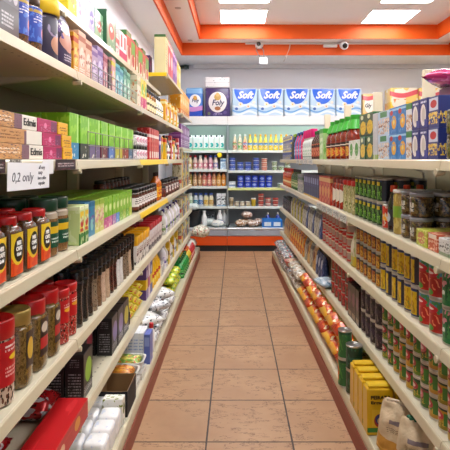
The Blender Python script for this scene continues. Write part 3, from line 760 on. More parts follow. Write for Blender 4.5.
row('LB', pot, 3.18, 4, 'white pot with black lid', pitch=.1, stack=2, rows=1)
rk = carton(pm('red_pack', '#c4262c', [('z', .7, .8, '#f0d8d4'), ('n', 6, .6, '#e06a60'), ('r', .2, .8, .05, .25, '#efe6e0')]), .085, .09, .23, 'spice_carton')
row('LB', rk, 3.60, 5, 'tall red carton', pitch=.092)
pv = carton(pm('violet_pack', '#5a3a8c', [('z', .6, .75, '#e9d9f0'), ('n', 6, .6, '#8a6ab4')]), .08, .09, .2, 'spice_carton')
ye = carton(pm('yellow_pack', '#eab71e', [('e', .5, .5, .3, .2, '#3f8a34'), ('z', .8, .95, '#d43a24')]), .09, .09, .19, 'spice_carton')
row('LB', [pv, ye], 4.10, 2, ['violet spice carton', 'yellow spice carton'], pitch=.1)
dkb = bottle(pm('dark_sauce', '#2a1a12', (), .2, coat=.8), BLK, pm('dark_sauce_label', '#e7dcc2', [('z', .3, .6, '#a8302a'), ('n', 5, .6, '#4c7a3a')], gate=2), .034, .22)
whb = bottle(pm('white_sauce', '#eee9e0', (), .35), plain('blue_cap', '#2c4a9c', .35), pm('white_sauce_label', '#dfe6f0', [('z', .4, .7, '#c43a44'), ('n', 5, .6, '#6a86c0')], gate=2), .036, .2)
row('LB', [ye, dkb, whb, dkb, rk, whb], 4.44, 12, ['yellow spice carton past the yellow strip', 'dark sauce bottle', 'white sauce bottle', 'dark sauce bottle', 'red carton past the yellow strip', 'white sauce bottle'], pitch=.096)

# ---- coffee rack, chest-high shelf
lab = pm('classic_label', '#e8571c', [('z', .62, 1, '#e8c62a'), ('n', 3, .55, '#d9401a', 0, .45), ('n', 3, .6, '#f0a222', .3, .7), ('e', .46, .61, .49, .38, '#f0cf2c'), ('e', .52, .6, .40, .30, '#17110f')], .35, gate=2)
t1 = text_me('NES', .015, 0, .0004, -.0455, .099, 0, thick=.0008); t2 = text_me('CAFE', .0155, 0, .0004, -.0455, .083, 0, thick=.0008)
t3 = text_me('Gold', .013, .1, .0004, -.0455, .067, 0, thick=.0006)
nes = jar(pm('brown_coffee', '#4f3014', [('v', 30, .3, '#6e451c')], .15, coat=.9), REDLID, lab, .0445, .175, .026, 'coffee_jar', sq=.7, lid_r=.036, lz=(.07, .86), span=1.5, neck=.76, text=[t1, t2, t3], tmat=WHITE, shoulder=.16)
row('LC', nes, 1.30, 4, 'red-lidded jar with flame-coloured label', pitch=.107, rows=2, off=.014, turn=2, rowgap=.01)
jac = jar(pm('pale_coffee', '#7d5a34', [('v', 30, .32, '#9a7448'), ('z', .8, 1, '#a89a84')], .15, coat=.9), GRNLID, pm('green_gold_label', '#175038', [('z', .55, .82, '#e0b91e'), ('t', .2, .8, .15, .4, '#cfe0d4', 2)], gate=2), .05, .2, .04, 'coffee_jar', lid_r=.048, lz=(.2, .75), span=5.6)
row('LC', jac, 1.728, 2, 'green-lidded coffee jar with gold band', pitch=.108, rows=3, off=.02, rowgap=.01)
lip = carton(pm('lemon_tea', '#cfe39a', [('z', .9, 1, '#e6f0c4'), ('r', .1, .9, .32, .86, '#e9c61e'), ('e', .5, .58, .34, .13, '#c02a20'), ('r', .1, .9, .34, .42, '#c8442a'), ('r', 0, 1, 0, .3, '#3f8a3c'), ('n', 4, .6, '#dcecb4')], gate=.04), .056, .09, .152, 'tea_carton')
row('LC', lip, 1.955, 2, 'pale green tea carton with red badge', pitch=.062, off=.004, turn=1)
tb_ = carton(pm('teal_tea', '#2a86ac', [('z', .85, 1, '#1f6a94'), ('e', .4, .35, .3, .2, '#8acac2'), ('n', 5, .6, '#7a4c94', .3, .9)], gate=.04), .072, .12, .152, 'tea_carton')
row('LC', tb_, 2.115, 2, 'teal tea carton with violet print', pitch=.077, rows=3, off=.03, turn=1)
pst = carton(pm('pastel_tea', '#cfd06a', [('z', .84, 1, '#9cbc3a'), ('e', .5, .5, .34, .2, '#e6b6a4'), ('n', 5, .55, '#e9e2b4', .1, .8), ('n', 7, .6, '#d68a8a', .1, .7)], gate=.04), .072, .12, .152, 'tea_carton')
row('LC', pst, 2.27, 2, 'pastel yellow tea carton', pitch=.077, rows=3, off=.03, turn=1)
gcols = [('magenta', '#c24a86'), ('pink', '#cc6a9c'), ('mauve', '#a878b4'), ('sky blue', '#5a94d8'), ('plain leaf', '#86b83a'), ('olive', '#a9bf42'), ('fresh green', '#74b43a'), ('yellowish', '#b4c83c')]
for i, (nm, cc) in enumerate(gcols):
    k = carton(pm('herb_tea_%d' % i, '#84bd2c', [('z', 0, .34, cc), ('n', 4, .58, '#a6d44c', .34, 1), ('e', .5, .62, .26, .12, '#d5e59a'), ('n', 7, .62, '#e7dcc8', 0, .3)], gate=.04), .076, .12, .152, 'tea_carton')
    row('LC', k, 2.425+.081*i, 1, f'green tea carton with {nm} foot', rows=3, off=.03, turn=1)
lt = text_me('ILLO', .05, 0, .0004, -.0485, .075, 0, thick=.001, width=.075)
bcof = jar(pm('dark_coffee', '#3a2415', [('v', 24, .3, '#5a3a20')], .2, coat=.8), BLK, pm('white_coffee_label', '#ece6e2', [('z', .82, 1, '#5a2e22'), ('z', 0, .2, '#6a3a2a'), ('t', .12, .88, .3, .75, '#3a2a2c', 3)], gate=2), .047, .15, .022, 'coffee_jar', lz=(.14, .84), span=3.2, lid_r=.045)
row('LC', bcof, 3.165, 8, 'black-lidded jar with white label', pitch=.104, rows=2, off=.014)
rbk = jar(pm('dark_red_jar', '#4a1e16', [('n', 5, .55, '#7a2e20')], .3), BLK, None, .04, .1, .02, 'sauce_jar')
row('LC', rbk, 3.17, 8, 'small dark red jar at the back', pitch=.104, rows=1, off=.225, stack=2)
org = bottle(pm('orange_bottle', '#c2641a', (), .25, coat=.6), plain('dark_cap', '#2a1a14', .3), pm('orange_bottle_label', '#e8a01e', [('e', .5, .5, .3, .3, '#c23a1c'), ('n', 5, .6, '#f0d04a')], gate=2), .042, .23, 'sauce_bottle')
row('LC', org, 4.06, 2, 'orange sauce bottle', pitch=.1)
row('LC', [rbk, bcof], 4.45, 11, ['small dark red jar past the sauce bottles', 'black-lidded jar past the sauce bottles'], pitch=.104, rows=1)
farp = carton(pm('far_cream', '#cfc6a8', [('n', 5, .55, '#9a8f6a'), ('z', .3, .5, '#b8543c')]), .1, .1, .21, 'spice_carton')
farv = carton(pm('far_violet', '#5a4a8a', [('n', 5, .56, '#b8b0d0'), ('z', .7, .85, '#d8c84a')]), .1, .1, .21, 'spice_carton')
farg = carton(pm('far_leaf', '#8a9a5a', [('n', 5, .56, '#d8d8b8'), ('z', .1, .3, '#4a5a3a')]), .1, .1, .21, 'spice_carton')
yst = carton(pm('yellow_tall', '#d9b21e', [('z', .4, .6, '#7a4a1a'), ('n', 5, .6, '#efdc7a')]), .1, .1, .21, 'spice_carton')
row('LC', [farp, yst, farv, farg], 5.72, 9, ['cream carton at the far end', 'yellow carton at the far end', 'violet carton at the far end', 'leafy carton at the far end'], pitch=.115, stack=2)

# ---- coffee rack, waist-high shelf
BEAN = pm('coffee_beans', '#c9b09c', [('v', 13, .42, '#2c1712'), ('v', 9, .3, '#6a3a2c')], .2, 2, coat=.7)
rl_ = pm('red_label', '#b8101a', [('e', .6, .62, .28, .07, '#e9c41e'), ('t', .2, .9, .72, .9, '#f2dcd8', 2), ('t', .2, .9, .2, .45, '#e0a8a0', 3)], gate=2)
beans = jar(BEAN, REDLID, rl_, .053, .235, .05, 'coffee_bean_jar', lid_r=.054, lz=(.3, .96), span=2.2, neck=.95, shoulder=.03)
row('LD', beans, 1.37, 1, 'big red-lidded jar of coffee beans', rows=2, off=.014, turn=1, rowgap=.012)
GRAN = pm('coffee_granules', '#6d5324', [('v', 34, .3, '#8a6c34'), ('n', 18, .58, '#4f3a16')], .22, 2, coat=.7)
goldl = jar(GRAN, GOLDLID, pm('side_label', '#2a1f1c', [('e', .5, .5, .4, .3, '#d0a82c')], gate=2), .052, .225, .045, 'coffee_jar', lid_r=.05, sq=.25, lz=(.3, .9), span=1.0, neck=.9, shoulder=.06)
row('LD', goldl, 1.487, 1, 'gold-lidded jar of coffee granules', rows=1, off=.014)
redl = jar(GRAN, REDLID, pm('side_label_red', '#2a1f1c', [('z', .2, .5, '#b81a20'), ('e', .5, .75, .4, .14, '#cfc2b0')], gate=2), .052, .225, .048, 'coffee_jar', lid_r=.05, sq=.25, lz=(.25, .92), span=1.0, neck=.9, shoulder=.06)
row('LD', redl, 1.603, 2, 'red-lidded jar of coffee granules', pitch=.117, rows=2, off=.014, rowgap=.012)
row('LD', redl, 1.487, 1, 'red-lidded coffee jar behind gold-lidded jar', rows=1, off=.14)
sbean = jar(pm('small_beans', '#b43a34', [('v', 12, .36, '#1e1010'), ('v', 16, .25, '#e0b0a0')], .2, 2, coat=.6), REDLID, pm('red_label_small', '#c0121c', [('e', .5, .55, .3, .1, '#e9a81e'), ('t', .2, .9, .65, .85, '#f6dcd8', 2)], gate=2), .042, .2, .028, 'coffee_bean_jar', lid_r=.043, lz=(.45, .93), span=2.6, neck=.95, shoulder=.03)
row('LD', sbean, 1.822, 2, 'slim red-lidded jar of coffee beans', pitch=.09, rows=2, off=.012)
def gfill(nm, a, b): return pm('grinder_'+nm, a, [('v', 12, .36, b)], .15, 2, coat=.9)
fills = {'black pepper': gfill('black', '#1d1a1c', '#34302e'), 'dark pepper': gfill('dark', '#2a221f', '#4a3c34'), 'speckled spice': gfill('speck', '#8a7660', '#33281f'), 'brown spice': gfill('brown', '#7a5c42', '#4a3424'), 'pale pink salt': gfill('salt', '#d2b49c', '#b8947c'), 'beige salt': gfill('beige', '#c4a88c', '#a88a70'), 'dark red spice': gfill('red', '#40211c', '#6a342a'), 'white salt': gfill('white', '#e2dedb', '#c9c4c0')}
gk = {k: grinder(v) for k, v in fills.items()}
order = ['black pepper', 'black pepper', 'dark pepper', 'speckled spice', 'brown spice', 'pale pink salt', 'beige salt', 'dark red spice', 'dark red spice', 'white salt', 'white salt', 'speckled spice', 'speckled spice', 'beige salt', 'black pepper']
row('LD', [gk[k] for k in order], 1.993, 15, [f'tall grinder of {k}' for k in order], pitch=.0725, rows=2, off=.012, rowgap=.012, group='pepper and salt grinders')
powd = tub(pm('powder_tub', '#e9e6e4', [('n', 5, .58, '#3a3434', .05, .55), ('r', .1, .9, .6, .8, '#d8d2ce'), ('t', .1, .9, .55, .85, '#8c4a3a', 3)], gate=2), YELLID, .112, .1, .185, .055, 'powder_tub')
row('LD', powd, 3.175, 4, 'white powder tub with yellow lid', pitch=.118, rows=3, off=.014)
rtub = tub(pm('red_tub', '#e4dedd', [('n', 5, .56, '#b8a4a8'), ('z', .1, .3, '#6a6470')], gate=2), plain('crimson_lid', '#bf1a2c', .35, coat=.3), .112, .1, .2, .04, 'powder_tub')
row('LD', rtub, 3.66, 5, 'white powder tub with red lid', pitch=.12, rows=3, off=.014)
vb = bottle(pm('violet_bottle', '#e8e6ee', (), .3), plain('violet_cap', '#3c2f80', .35), pm('violet_label', '#e6e2ee', [('z', .3, .6, '#5a4aa0'), ('n', 5, .6, '#b0a4cc')], gate=2), .04, .22, 'syrup_bottle')
gb = bottle(pm('grey_bottle', '#c9c6bd', (), .3), WHT, pm('grey_label', '#d9d9cc', [('z', .2, .5, '#6a8a4c'), ('n', 5, .6, '#8a7a6a')], gate=2), .04, .21, 'syrup_bottle')
row('LD', [gb, vb, gb, gb, vb], 4.42, 12, ['pale syrup bottle', 'white bottle with violet cap', 'pale syrup bottle', 'pale syrup bottle', 'white bottle with violet cap'], pitch=.098, rows=1)
row('LD', [farp, yst, farv, farg], 5.72, 9, ['cream carton at the far end', 'yellow carton at the far end', 'violet carton at the far end', 'leafy carton at the far end'], pitch=.115)

# ---- coffee rack, knee-high shelf
foil = flat_bag(pml('red_foil', '#a31218', [('n', 4, .6, '#d8d4d6', .0, 1), ('n', 6, .64, '#2a1012')], .2, 2, metal=.35, coat=.5, bump=.3, bscale=25), .13, .19, .07, 'coffee_bag', seed=5, wr=.012)
foil2 = flat_bag(pml('silver_red_foil', '#b3161c', [('z', .6, 1, '#b02026'), ('n', 3.4, .57, '#c9c6ca'), ('n', 6, .62, '#4a1518')], .2, 2, metal=.4, coat=.5, bump=.3, bscale=25), .15, .17, .075, 'coffee_bag', seed=9, wr=.014)
at('LE', foil, .24, 1.60, rot=(0, 0, .0), label='red foil coffee bag lying near the red box', group='red foil bags')
at('LE', foil, .27, 1.742, rot=(0, 0, .0), label='red foil coffee bag under the granule jars', group='red foil bags')
at('LE', foil2, .17, 1.90, rot=(0, 0, pi/2), label='crumpled red and silver foil bag against black cartons', group='red foil bags')
at('LE', foil, .20, 1.46, rot=(0, 0, .0), label='red foil coffee bag lowest in view', group='red foil bags')
rb = carton(pm('red_box', '#b90f17', [('n', 4, .66, '#c9242a'), ('e', .3, .5, .05, .3, '#e6a0a0'), ('e', .55, .45, .04, .26, '#e6c0a0'), ('e', .8, .55, .05, .3, '#d88a20')]), .62, .112, .072, 'chocolate_box', tuck=False)
at('LE', rb, .016, 1.575, label='long flat red box over the knee-high shelf edge')
def blackbox(nm, cc): return carton(pm('black_tea_'+nm, '#17151a', [('e', .55, .55, .36, .27, cc), ('t', .1, .9, .1, .25, '#a8a4a8', 3), ('z', .95, 1, '#222026'), ('k', .15, .85, .08, .6, '#9a969c', 8), ('k', .25, .75, .7, .9, '#7a767c', 4)]), .128, .075, .185, 'tea_carton')
bb1 = blackbox('lime', '#86b52a'); bb2 = blackbox('lilac', '#7a6a9c'); bb3 = blackbox('yellow', '#c2b82c'); bb4 = blackbox('red', '#8c2a3a')
for k_, lst in ((bb1, 'black tea carton with lime disc'),):
    row('LE', k_, 2.07, 1, lst, rows=4, off=.014, turn=1)
# small print on the ends that face the shop front
row('LE', bb4, 2.225, 1, 'black tea carton with red disc', rows=3, off=.095, turn=1)
row('LE', bb4, 2.36, 1, 'black tea carton with crimson disc', rows=3, off=.095, turn=1)
row('LE', [bb2, bb2, bb3], 2.53, 3, ['black tea carton with lilac disc', 'black tea carton with lilac disc', 'black tea carton with yellow disc'], rows=3, off=.014, turn=1)
ybag = flat_bag(pml('yellow_foil', '#e6cf12', [('n', 4, .58, '#c9371c'), ('n', 6, .6, '#f4ea6a'), ('n', 5, .66, '#4a8a2a')], .3, 2, coat=.5), .125, .16, .05, 'noodle_packet', seed=11)
for q in range(3):
    for i in range(3):
        at('LE', ybag, .105, 3.03+.135*i, ZE+.0012+q*.0515, rot=(0, 0, .0), label=f'yellow noodle packet, {ORD[i]} pile inward, {LV[3][q]} layer', group='yellow noodle packets')
bjar = jar(pm('black_jar', '#1a1a1e', (), .25), BLK, None, .036, .1, .02, 'spice_jar')
row('LE', bjar, 2.93, 1, 'small black jar beside yellow packets', rows=2, off=.02)
tallb = [carton(pm('tall_%s' % n, a, [('z', .3, .6, b), ('e', .5, .75, .3, .12, c)]), .085, .1, .235, 'biscuit_carton') for n, a, b, c in (('violet', '#5a3c84', '#e2b81c', '#c9b0d8'), ('pink', '#d8c2d8', '#b84a8c', '#f0e4ee'), ('blue', '#3a4aa0', '#d8ba2c', '#c9cfe8'))]
row('LE', tallb, 3.475, 3, ['violet and yellow tall carton', 'pale pink tall carton', 'blue and yellow tall carton'], pitch=.09)
detb = bottle(plain('yellow_bottle', '#eeb90e', .35, coat=.4), plain('red_cap', '#c41e1e', .35, coat=.3), pm('yellow_bottle_label', '#efc21c', [('z', .55, .85, '#c4261c'), ('e', .5, .3, .3, .2, '#f2e27a')], gate=2), .048, .245, 'oil_bottle')
row('LE', detb, 3.77, 4, 'yellow bottle with red cap', pitch=.104)
zeb = carton(pm('zebra_print', '#e6e3e2', [('s', 9, '#2a2830'), ('z', .8, 1, '#dcd8d6')]), .2, .1, .09, 'biscuit_carton')
row('LE', zeb, 4.25, 1, 'black and white striped carton', stack=1, off=.016)
row('LE', [vb, gb, yst], 4.45, 9, ['white bottle with violet cap', 'pale syrup bottle', 'yellow carton'], pitch=.11)
row('LE', [farp, yst, farv, farg], 5.72, 9, ['cream carton at the far end', 'yellow carton at the far end', 'violet carton at the far end', 'leafy carton at the far end'], pitch=.115)

# ---- coffee rack, bottom shelf
nap = carton(pm('napkin_pack', '#eceaea', [('n', 4, .64, '#d8dcec'), ('n', 6, .68, '#c23a34', 0, .5), ('n', 5, .7, '#3a56a8', 0, .5)], .3, 2, coat=.4), .085, .105, .1, 'napkin_pack', 'napkins', tuck=False)
def napkin(k):
    me = pillow_me(.105, .09, .1, nx=8, nz=8, wr=.006, seed=k, lie=True); return me
napk = carton(pm('napkin_wrap', '#f3f2f2', [('n', 3.2, .64, '#dadfee'), ('n', 5, .7, '#c8423c', 0, .4), ('n', 4, .71, '#4a66b8', 0, .4)], .3, 2, coat=.4, bump=.35, bscale=26), .092, .086, .1, 'napkin_pack', 'napkins', tuck=False)
bm = bmesh.new(); add_box(bm, -.046, .046, -.043, .043, 0, .1); bmesh.ops.bevel(bm, geom=bm.edges[:], offset=.016, segments=3, affect='EDGES', profile=.5); napk.parts[0] = ('wrap', fin(bm, 'wrap', True), napk.parts[0][2], None)
for c in range(2):
    for i in range(3):
        at('LF', napk, -.052+.094*c, 1.955+.103*i, rot=(0, 0, .04*(i-1)*(-1)**c), label=f"wrapped white napkin pack, {'aisle-side' if c == 0 else 'inner'} column, {ORD[i]} inward", group='wrapped napkin packs')
at('LF', napk, .042, 2.264, label='wrapped white napkin pack behind the inner column', group='wrapped napkin packs')
olv = carton(pm('olive_print', '#efeee6', [('n', 4.5, .6, '#8a962e', .45, 1), ('e', .5, .6, .3, .2, '#5a6a22'), ('e', .52, .62, .12, .1, '#1e2a14'), ('t', .2, .8, .05, .25, '#6a6a5a', 2)], gate=2), .05, .09, .125, 'olive_soap_box')
at('LF', olv, -.052, 2.24, label='white olive box nearest the aisle beside napkins'); at('LF', olv, .105, 2.37, label='white olive box behind the open carton tray'); at('LF', olv, .105, 2.43, label='white olive box touching the flat pale carton side')
# open carton tray
bm = bmesh.new()
add_box(bm, -.1, .1, -.075, .075, 0, .004); add_box(bm, -.1, .1, -.075, -.071, .004, .12); add_box(bm, -.1, .1, .071, .075, .004, .12); add_box(bm, -.1, -.096, -.071, .071, .004, .12); add_box(bm, .096, .1, -.071, .071, .004, .12)
trm = NT('tray_card'); nn = trm.sep(trm.t.nodes.new('ShaderNodeNewGeometry').outputs['Normal'])
ob = trm.sep(trm.coords('Object'))
outer = trm.M('GREATER_THAN', trm.M('MAXIMUM', trm.M('DIVIDE', trm.M('ABSOLUTE', ob[0]), .1), trm.M('DIVIDE', trm.M('ABSOLUTE', ob[1]), .075)), .99)
trm.link(trm.mix(outer, lin('#8a6a44'), lin('#1c1c22')), trm.p.inputs['Base Color']); trm.p.inputs['Roughness'].default_value = .6
tray = Kind('open_carton_tray', 'carton', [('tray', fin(bm, 'tray'), trm.m, None)], (.2, .2, .13))
at('LF', tray, -.025, 2.40, label='open black carton tray showing its brown inside')
def foodtray(nm, a, b, cc):
    bm = bmesh.new(); r = lathe_me([(.075, 0), (.08, .003), (.092, .048), (.1, .052), (.1, .055), (.09, .054), (.079, .010)], 'tray', seg=28, sq=.9, sy=.72)
    f = pillow_me(.15, .105, .055, nx=12, nz=10, wr=.012, seed=len(nm), lie=True); f.transform(Matrix.Translation((0, 0, .012)))
    lid = lathe_me([(.1, .056), (.098, .062), (.085, .066), (.01, .067)], 'film_lid', seg=28, sq=.9, sy=.72)
    clear = bpy.data.materials.get('clear_film') or plain('clear_film', '#ffffff', .05, trans=1.0)
    k = NT(nm+'_film') if False else None
    return Kind('food_tray', 'food tray', [('tray', r, plain('tray_white', '#dcdbd6', .35, coat=.3), None), ('filling', f, pm(nm, a, [('n', 5, .55, b), ('n', 7, .6, cc)], .35, 2, coat=.4, bump=.4, bscale=60), None)], (.2, .145, .067))
ft1 = foodtray('orange_food', '#c8761c', '#e0a23a', '#8a4a14'); ft2 = foodtray('green_food', '#7aa03a', '#d0c25a', '#c86a2a')
at('LF', ft1, .005, 2.60, .189, rot=(0, 0, pi/2), label='white food tray with orange filling', group='food trays'); at('LF', ft2, .0, 2.755, .189, rot=(0, 0, pi/2), label='white food tray with green filling', group='food trays')
tb2 = carton(pm('tray_stand', '#c9c6bf', [('n', 5, .6, '#e2e0da')]), .14, .19, .035, 'flat_carton', tuck=False)
at('LF', tb2, .005, 2.60, label='flat pale carton under the orange food tray'); at('LF', tb2, .0, 2.755, label='flat pale carton under the green food tray')
stp = carton(pm('white_strip_box', '#e6e9f0', [('r', .0, 1, .12, .2, '#8aa0d0'), ('t', .1, .9, .4, .8, '#9ab0d8', 4)]), .03, .14, .18, 'slim_carton')
bst = carton(pm('blue_strip_box', '#5a6cba', [('r', .1, .9, .6, .9, '#8a9ad4')]), .035, .1, .175, 'slim_carton')
for i in range(5):
    at('LF', stp, .075-.031*i, 2.97, rot=(0, 0, -pi/2), label=f'slim white upright carton, {ORD[i]} from the rack back', group='slim white upright cartons')
at('LF', bst, -.085+.0, 2.945, rot=(0, 0, -pi/2), label='slim blue carton after the white upright ones')
wcap = bottle(plain('white_bottle', '#e6e4e4', .35), REDLID, None, .02, .18, 'cleaner_bottle', neck=.6, nz=.85)
at('LF', wcap, -.078, 3.09, label='small white bottle with red cap by slim cartons')
sil = flat_bag(pml('silver_bag', '#c9ccd0', [('n', 4, .56, '#eef0f2'), ('n', 5, .6, '#7a8088'), ('n', 7, .63, '#2a2e34')], .22, 2, metal=.2, coat=.5, bump=.5, bscale=22), .2, .2, .085, 'plastic_bag', seed=21, wr=.012)
sil2 = flat_bag(pml('white_bag', '#e4e4e2', [('n', 4, .58, '#b8bcc0'), ('n', 6, .62, '#3c424a')], .25, 2, coat=.5, bump=.5, bscale=22), .19, .19, .08, 'plastic_bag', seed=27, wr=.012)
for i in range(5):
    at('LF', sil if i % 2 else sil2, -.005+.012*(i % 2), 3.25+.212*i, rot=(0, 0, 0), label=f'shiny white plastic bag on bottom shelf, {ORD[i]} inward', group='shiny plastic bags')
for i in range(4):
    at('LF', sil2 if i % 2 else sil, .2, 3.27+.212*i, rot=(0, 0, 0), label=f'shiny plastic bag at the shelf back, {ORD[i]} inward', group='shiny plastic bags')
for i in range(3):
    at('LF', sil if i % 2 else sil2, .0, 3.3+.32*i, ZF+.093, rot=(.0, 0, .7), label=f'shiny plastic bag heaped on others, {ORD[i]} inward', group='shiny plastic bags')
lime = flat_bag(pml('lime_foil', '#c9d41e', [('n', 4, .55, '#6aa02a'), ('n', 5, .6, '#f0e03a')], .3, 2, coat=.5), .18, .13, .07, 'crisps_bag', seed=31, wr=.012)
for i in range(3):
    for q in range(2):
        at('LF', lime, .0, 4.43+.19*i, ZF+.0012+.078*q, rot=(0, 0, .06*q), label=f'lime and yellow bag, {ORD[i]} inward, {LV[2][q]}', group='lime crisps bags')
gbt = bottle(plain('green_bottle', '#1f8a3c', .25, coat=.5), plain('green_cap2', '#0f5a28', .3), pm('green_bottle_label', '#2fa04a', [('z', .3, .6, '#10402c'), ('n', 5, .6, '#8ad08a')], gate=2), .045, .183, 'cleaner_bottle')
rbt = bottle(plain('red_bottle', '#c0202a', .25, coat=.5), plain('white_cap', '#eeeeee', .3), pm('red_bottle_label', '#d8434a', [('z', .3, .6, '#f0d4c8')], gate=2), .045, .183, 'cleaner_bottle')
ybt = bottle(plain('yellow_cleaner', '#d8b82a', .25, coat=.5), plain('orange_cap', '#d86a1c', .3), pm('yellow_cleaner_label', '#6a4a2a', [('z', .3, .7, '#e0c86a')], gate=2), .045, .183, 'cleaner_bottle')
row('LF', gbt, 5.01, 6, 'green cleaner bottle', pitch=.098, rows=2)
row('LF', [ybt], 5.60, 3, 'yellow cleaner bottle', pitch=.098, rows=2); row('LF', rbt, 5.90, 5, 'red cleaner bottle', pitch=.098, rows=2)
wpb = Kind('plastic_bag', 'bag', [('bag', pillow_me(.26, .24, .15, lie=True, wr=.02, seed=40), pm('patterned_bag', '#d9d8c8', [('n', 6, .56, '#8a9478'), ('n', 7, .6, '#b06a5a'), ('n', 9, .62, '#f2f0e6')], .3, 2, coat=.4, bump=.4, bscale=25), None)], (.28, .26, .2))
at('LF', wpb, .03, 6.56, label='speckled white bag at the far end of the bottom shelf'); at('LF', wpb, -.145, 6.60, ZF+.165, rot=(0, 0, .0), label='speckled white bag on top of the far end bag')

# ---- price cards on the coffee rack strips
def strip_card(sh, s, w, h, mat, label, texts=(), tmat=None, dz=0.0, group=None, o=-.0195, name='price_tag', tilt=0.0):
    z0, fo = SHZ[sh]; x, y = L(fo+o, s)
    bm = bmesh.new(); add_box(bm, -w/2, w/2, -.0012, 0, -h, 0, .0004)
    rt = obj(name, fin(bm, 'card'), mat, None, (x, y, z0+dz), (0, tilt, pi/2)); tag(rt, label, 'price tag' if name == 'price_tag' else 'price card', group)
    for n, t in texts: obj(n, t, tmat, rt)
dk = pm('dark_tag', '#2b1a22', [('n', 5, .62, '#6a2a3c'), ('t', .1, .9, .3, .75, '#c9bcc0', 2)], gate=2)
strip_card('LB', 1.19, .12, .034, dk, 'dark price tag peeking out before the handwritten card', group='dark price tags')
strip_card('LB', 1.31, .07, .034, pm('grey_tag', '#6a6660', [('n', 6, .55, '#b9b4aa')], gate=2), 'small grey price tag above the handwritten card', group='dark price tags')
strip_card('LB', 1.70, .2, .036, dk, 'dark price tag after the handwritten card', group='dark price tags')
strip_card('LB', 1.535, .09, .045, plain('white_card', '#efeff0', .6), 'small white card tucked behind the handwritten card', group='dark price tags')
hand = plain('handwriting', '#5a5c68', .6)
tl = [('handwriting', text_me('0,2 only', .036, .15, .0003, -.0013, -.040, -.050, width=.135)), ('handwriting', text_me('all very', .016, .2, .0003, -.0013, -.012, .08)), ('handwriting', text_me('tasty', .016, .2, .0003, -.0013, -.027, .070)), ('handwriting', text_me('low coffee', .015, .2, .0003, -.0013, -.043, .082)), ('handwriting', text_me('cupcake', .015, .2, .0003, -.0013, -.058, .080))]
strip_card('LB', 1.394, .282, .074, plain('card_white', '#eef0f4', .6), 'white handwritten price card clipped under the eye-level shelf', tl, hand, dz=-.010, o=-.023, name='price_card', tilt=.02)
# ================================================================== tins rack
# ---- eye-level shelf
ogl = jar(pm('olive_jar', '#4c4a24', [('n', 7, .55, '#6f6a30'), ('v', 7, .3, '#2e2f18')], .15, 2, coat=.8), plain('olive_lid', '#5a5648', .35, .4), None, .036, .082, .012, 'olive_jar', lid_r=.034, neck=.9)
row('R1', ogl, 1.565, 2, 'dark olive jar', pitch=.082, rows=2, stack=2)
pasta = carton(pm('pasta_box', '#27357e', [('r', .08, .92, .55, .95, '#cfd6ea'), ('e', .5, .76, .3, .13, '#c22a34'), ('n', 6, .52, '#e2bc3c', .12, .5), ('n', 8, .6, '#f0de8a', .12, .5)]), .092, .06, .111, 'custard_box')
row('R1', pasta, 1.757, 1, 'navy box with red oval and yellow food', rows=2, stack=2, turn=1)
coco = carton(pm('coconut_box', '#1e2a78', [('e', .45, .45, .34, .36, '#e9e6e2'), ('e', .5, .46, .2, .24, '#cfc8c0'), ('t', .15, .85, .8, .93, '#d8dcf0', 1), ('r', .6, 1, .05, .3, '#2c3a94')]), .074, .06, .113, 'coconut_box')
row('R1', coco, 1.846, 2, 'navy box with white coconut', pitch=.078, rows=2, stack=2, turn=1)
mush = carton(pm('mushroom_box', '#dfe6ea', [('z', .78, 1, '#3f8a4a'), ('n', 7, .5, '#b98a5a', .05, .6), ('n', 9, .58, '#e9dcc4', .05, .6)]), .058, .06, .112, 'soup_box')
row('R1', mush, 1.994, 1, 'slim pale box with green band', rows=2, stack=2, turn=1)
blu_ = carton(pm('sky_box', '#2f7cc4', [('z', .86, .94, '#9fd0ee'), ('e', .62, .42, .3, .26, '#e8a81e'), ('e', .62, .42, .12, .1, '#f4d86a'), ('e', .3, .8, .2, .1, '#c23a3a'), ('n', 5, .64, '#5aa0dc')]), .1, .06, .113, 'cereal_box')
row('R1', blu_, 2.077, 2, 'sky blue box with yellow flower', pitch=.105, rows=2, stack=2, turn=1)
nut = carton(pm('nut_pack', '#b9cfe4', [('r', .2, .8, .74, .97, '#3c8a54'), ('n', 6, .5, '#d9c4b2', .04, .68), ('n', 7, .58, '#9a6a54', .04, .68), ('n', 9, .63, '#f0e6da', .04, .68)]), .156, .06, .112, 'muesli_box')
row('R1', nut, 2.315, 1, 'pale blue muesli box with green badge', rows=2, stack=2, turn=1)
grey_side = carton(pm('grey_panel', '#c6c8cc', [('z', 0, .1, '#9ab46a'), ('n', 4, .66, '#dfe0e2')]), .07, .12, .225, 'crisp_carton')
row('R1', grey_side, 2.435, 1, 'plain grey tall box', off=.014, turn=1)
bana = carton(pm('banana_box', '#1e4a2c', [('e', .55, .38, .4, .3, '#e2bd22'), ('n', 6, .6, '#c9981a', .1, .6), ('e', .4, .85, .2, .1, '#d9e0b4'), ('z', .94, 1, '#2f6e3c')]), .118, .06, .12, 'fruit_snack_box')
row('R1', bana, 2.54, 2, 'dark green box with yellow fruit', pitch=.123, rows=1, stack=2, turn=2)
leaf = carton(pm('leaf_box', '#e6e6e0', [('e', .5, .5, .3, .34, '#4f9a3a'), ('n', 6, .62, '#b4c8a0')]), .11, .08, .11, 'snack_box')
row('R1', leaf, 2.79, 2, 'white box with green leaf', pitch=.115, turn=2)
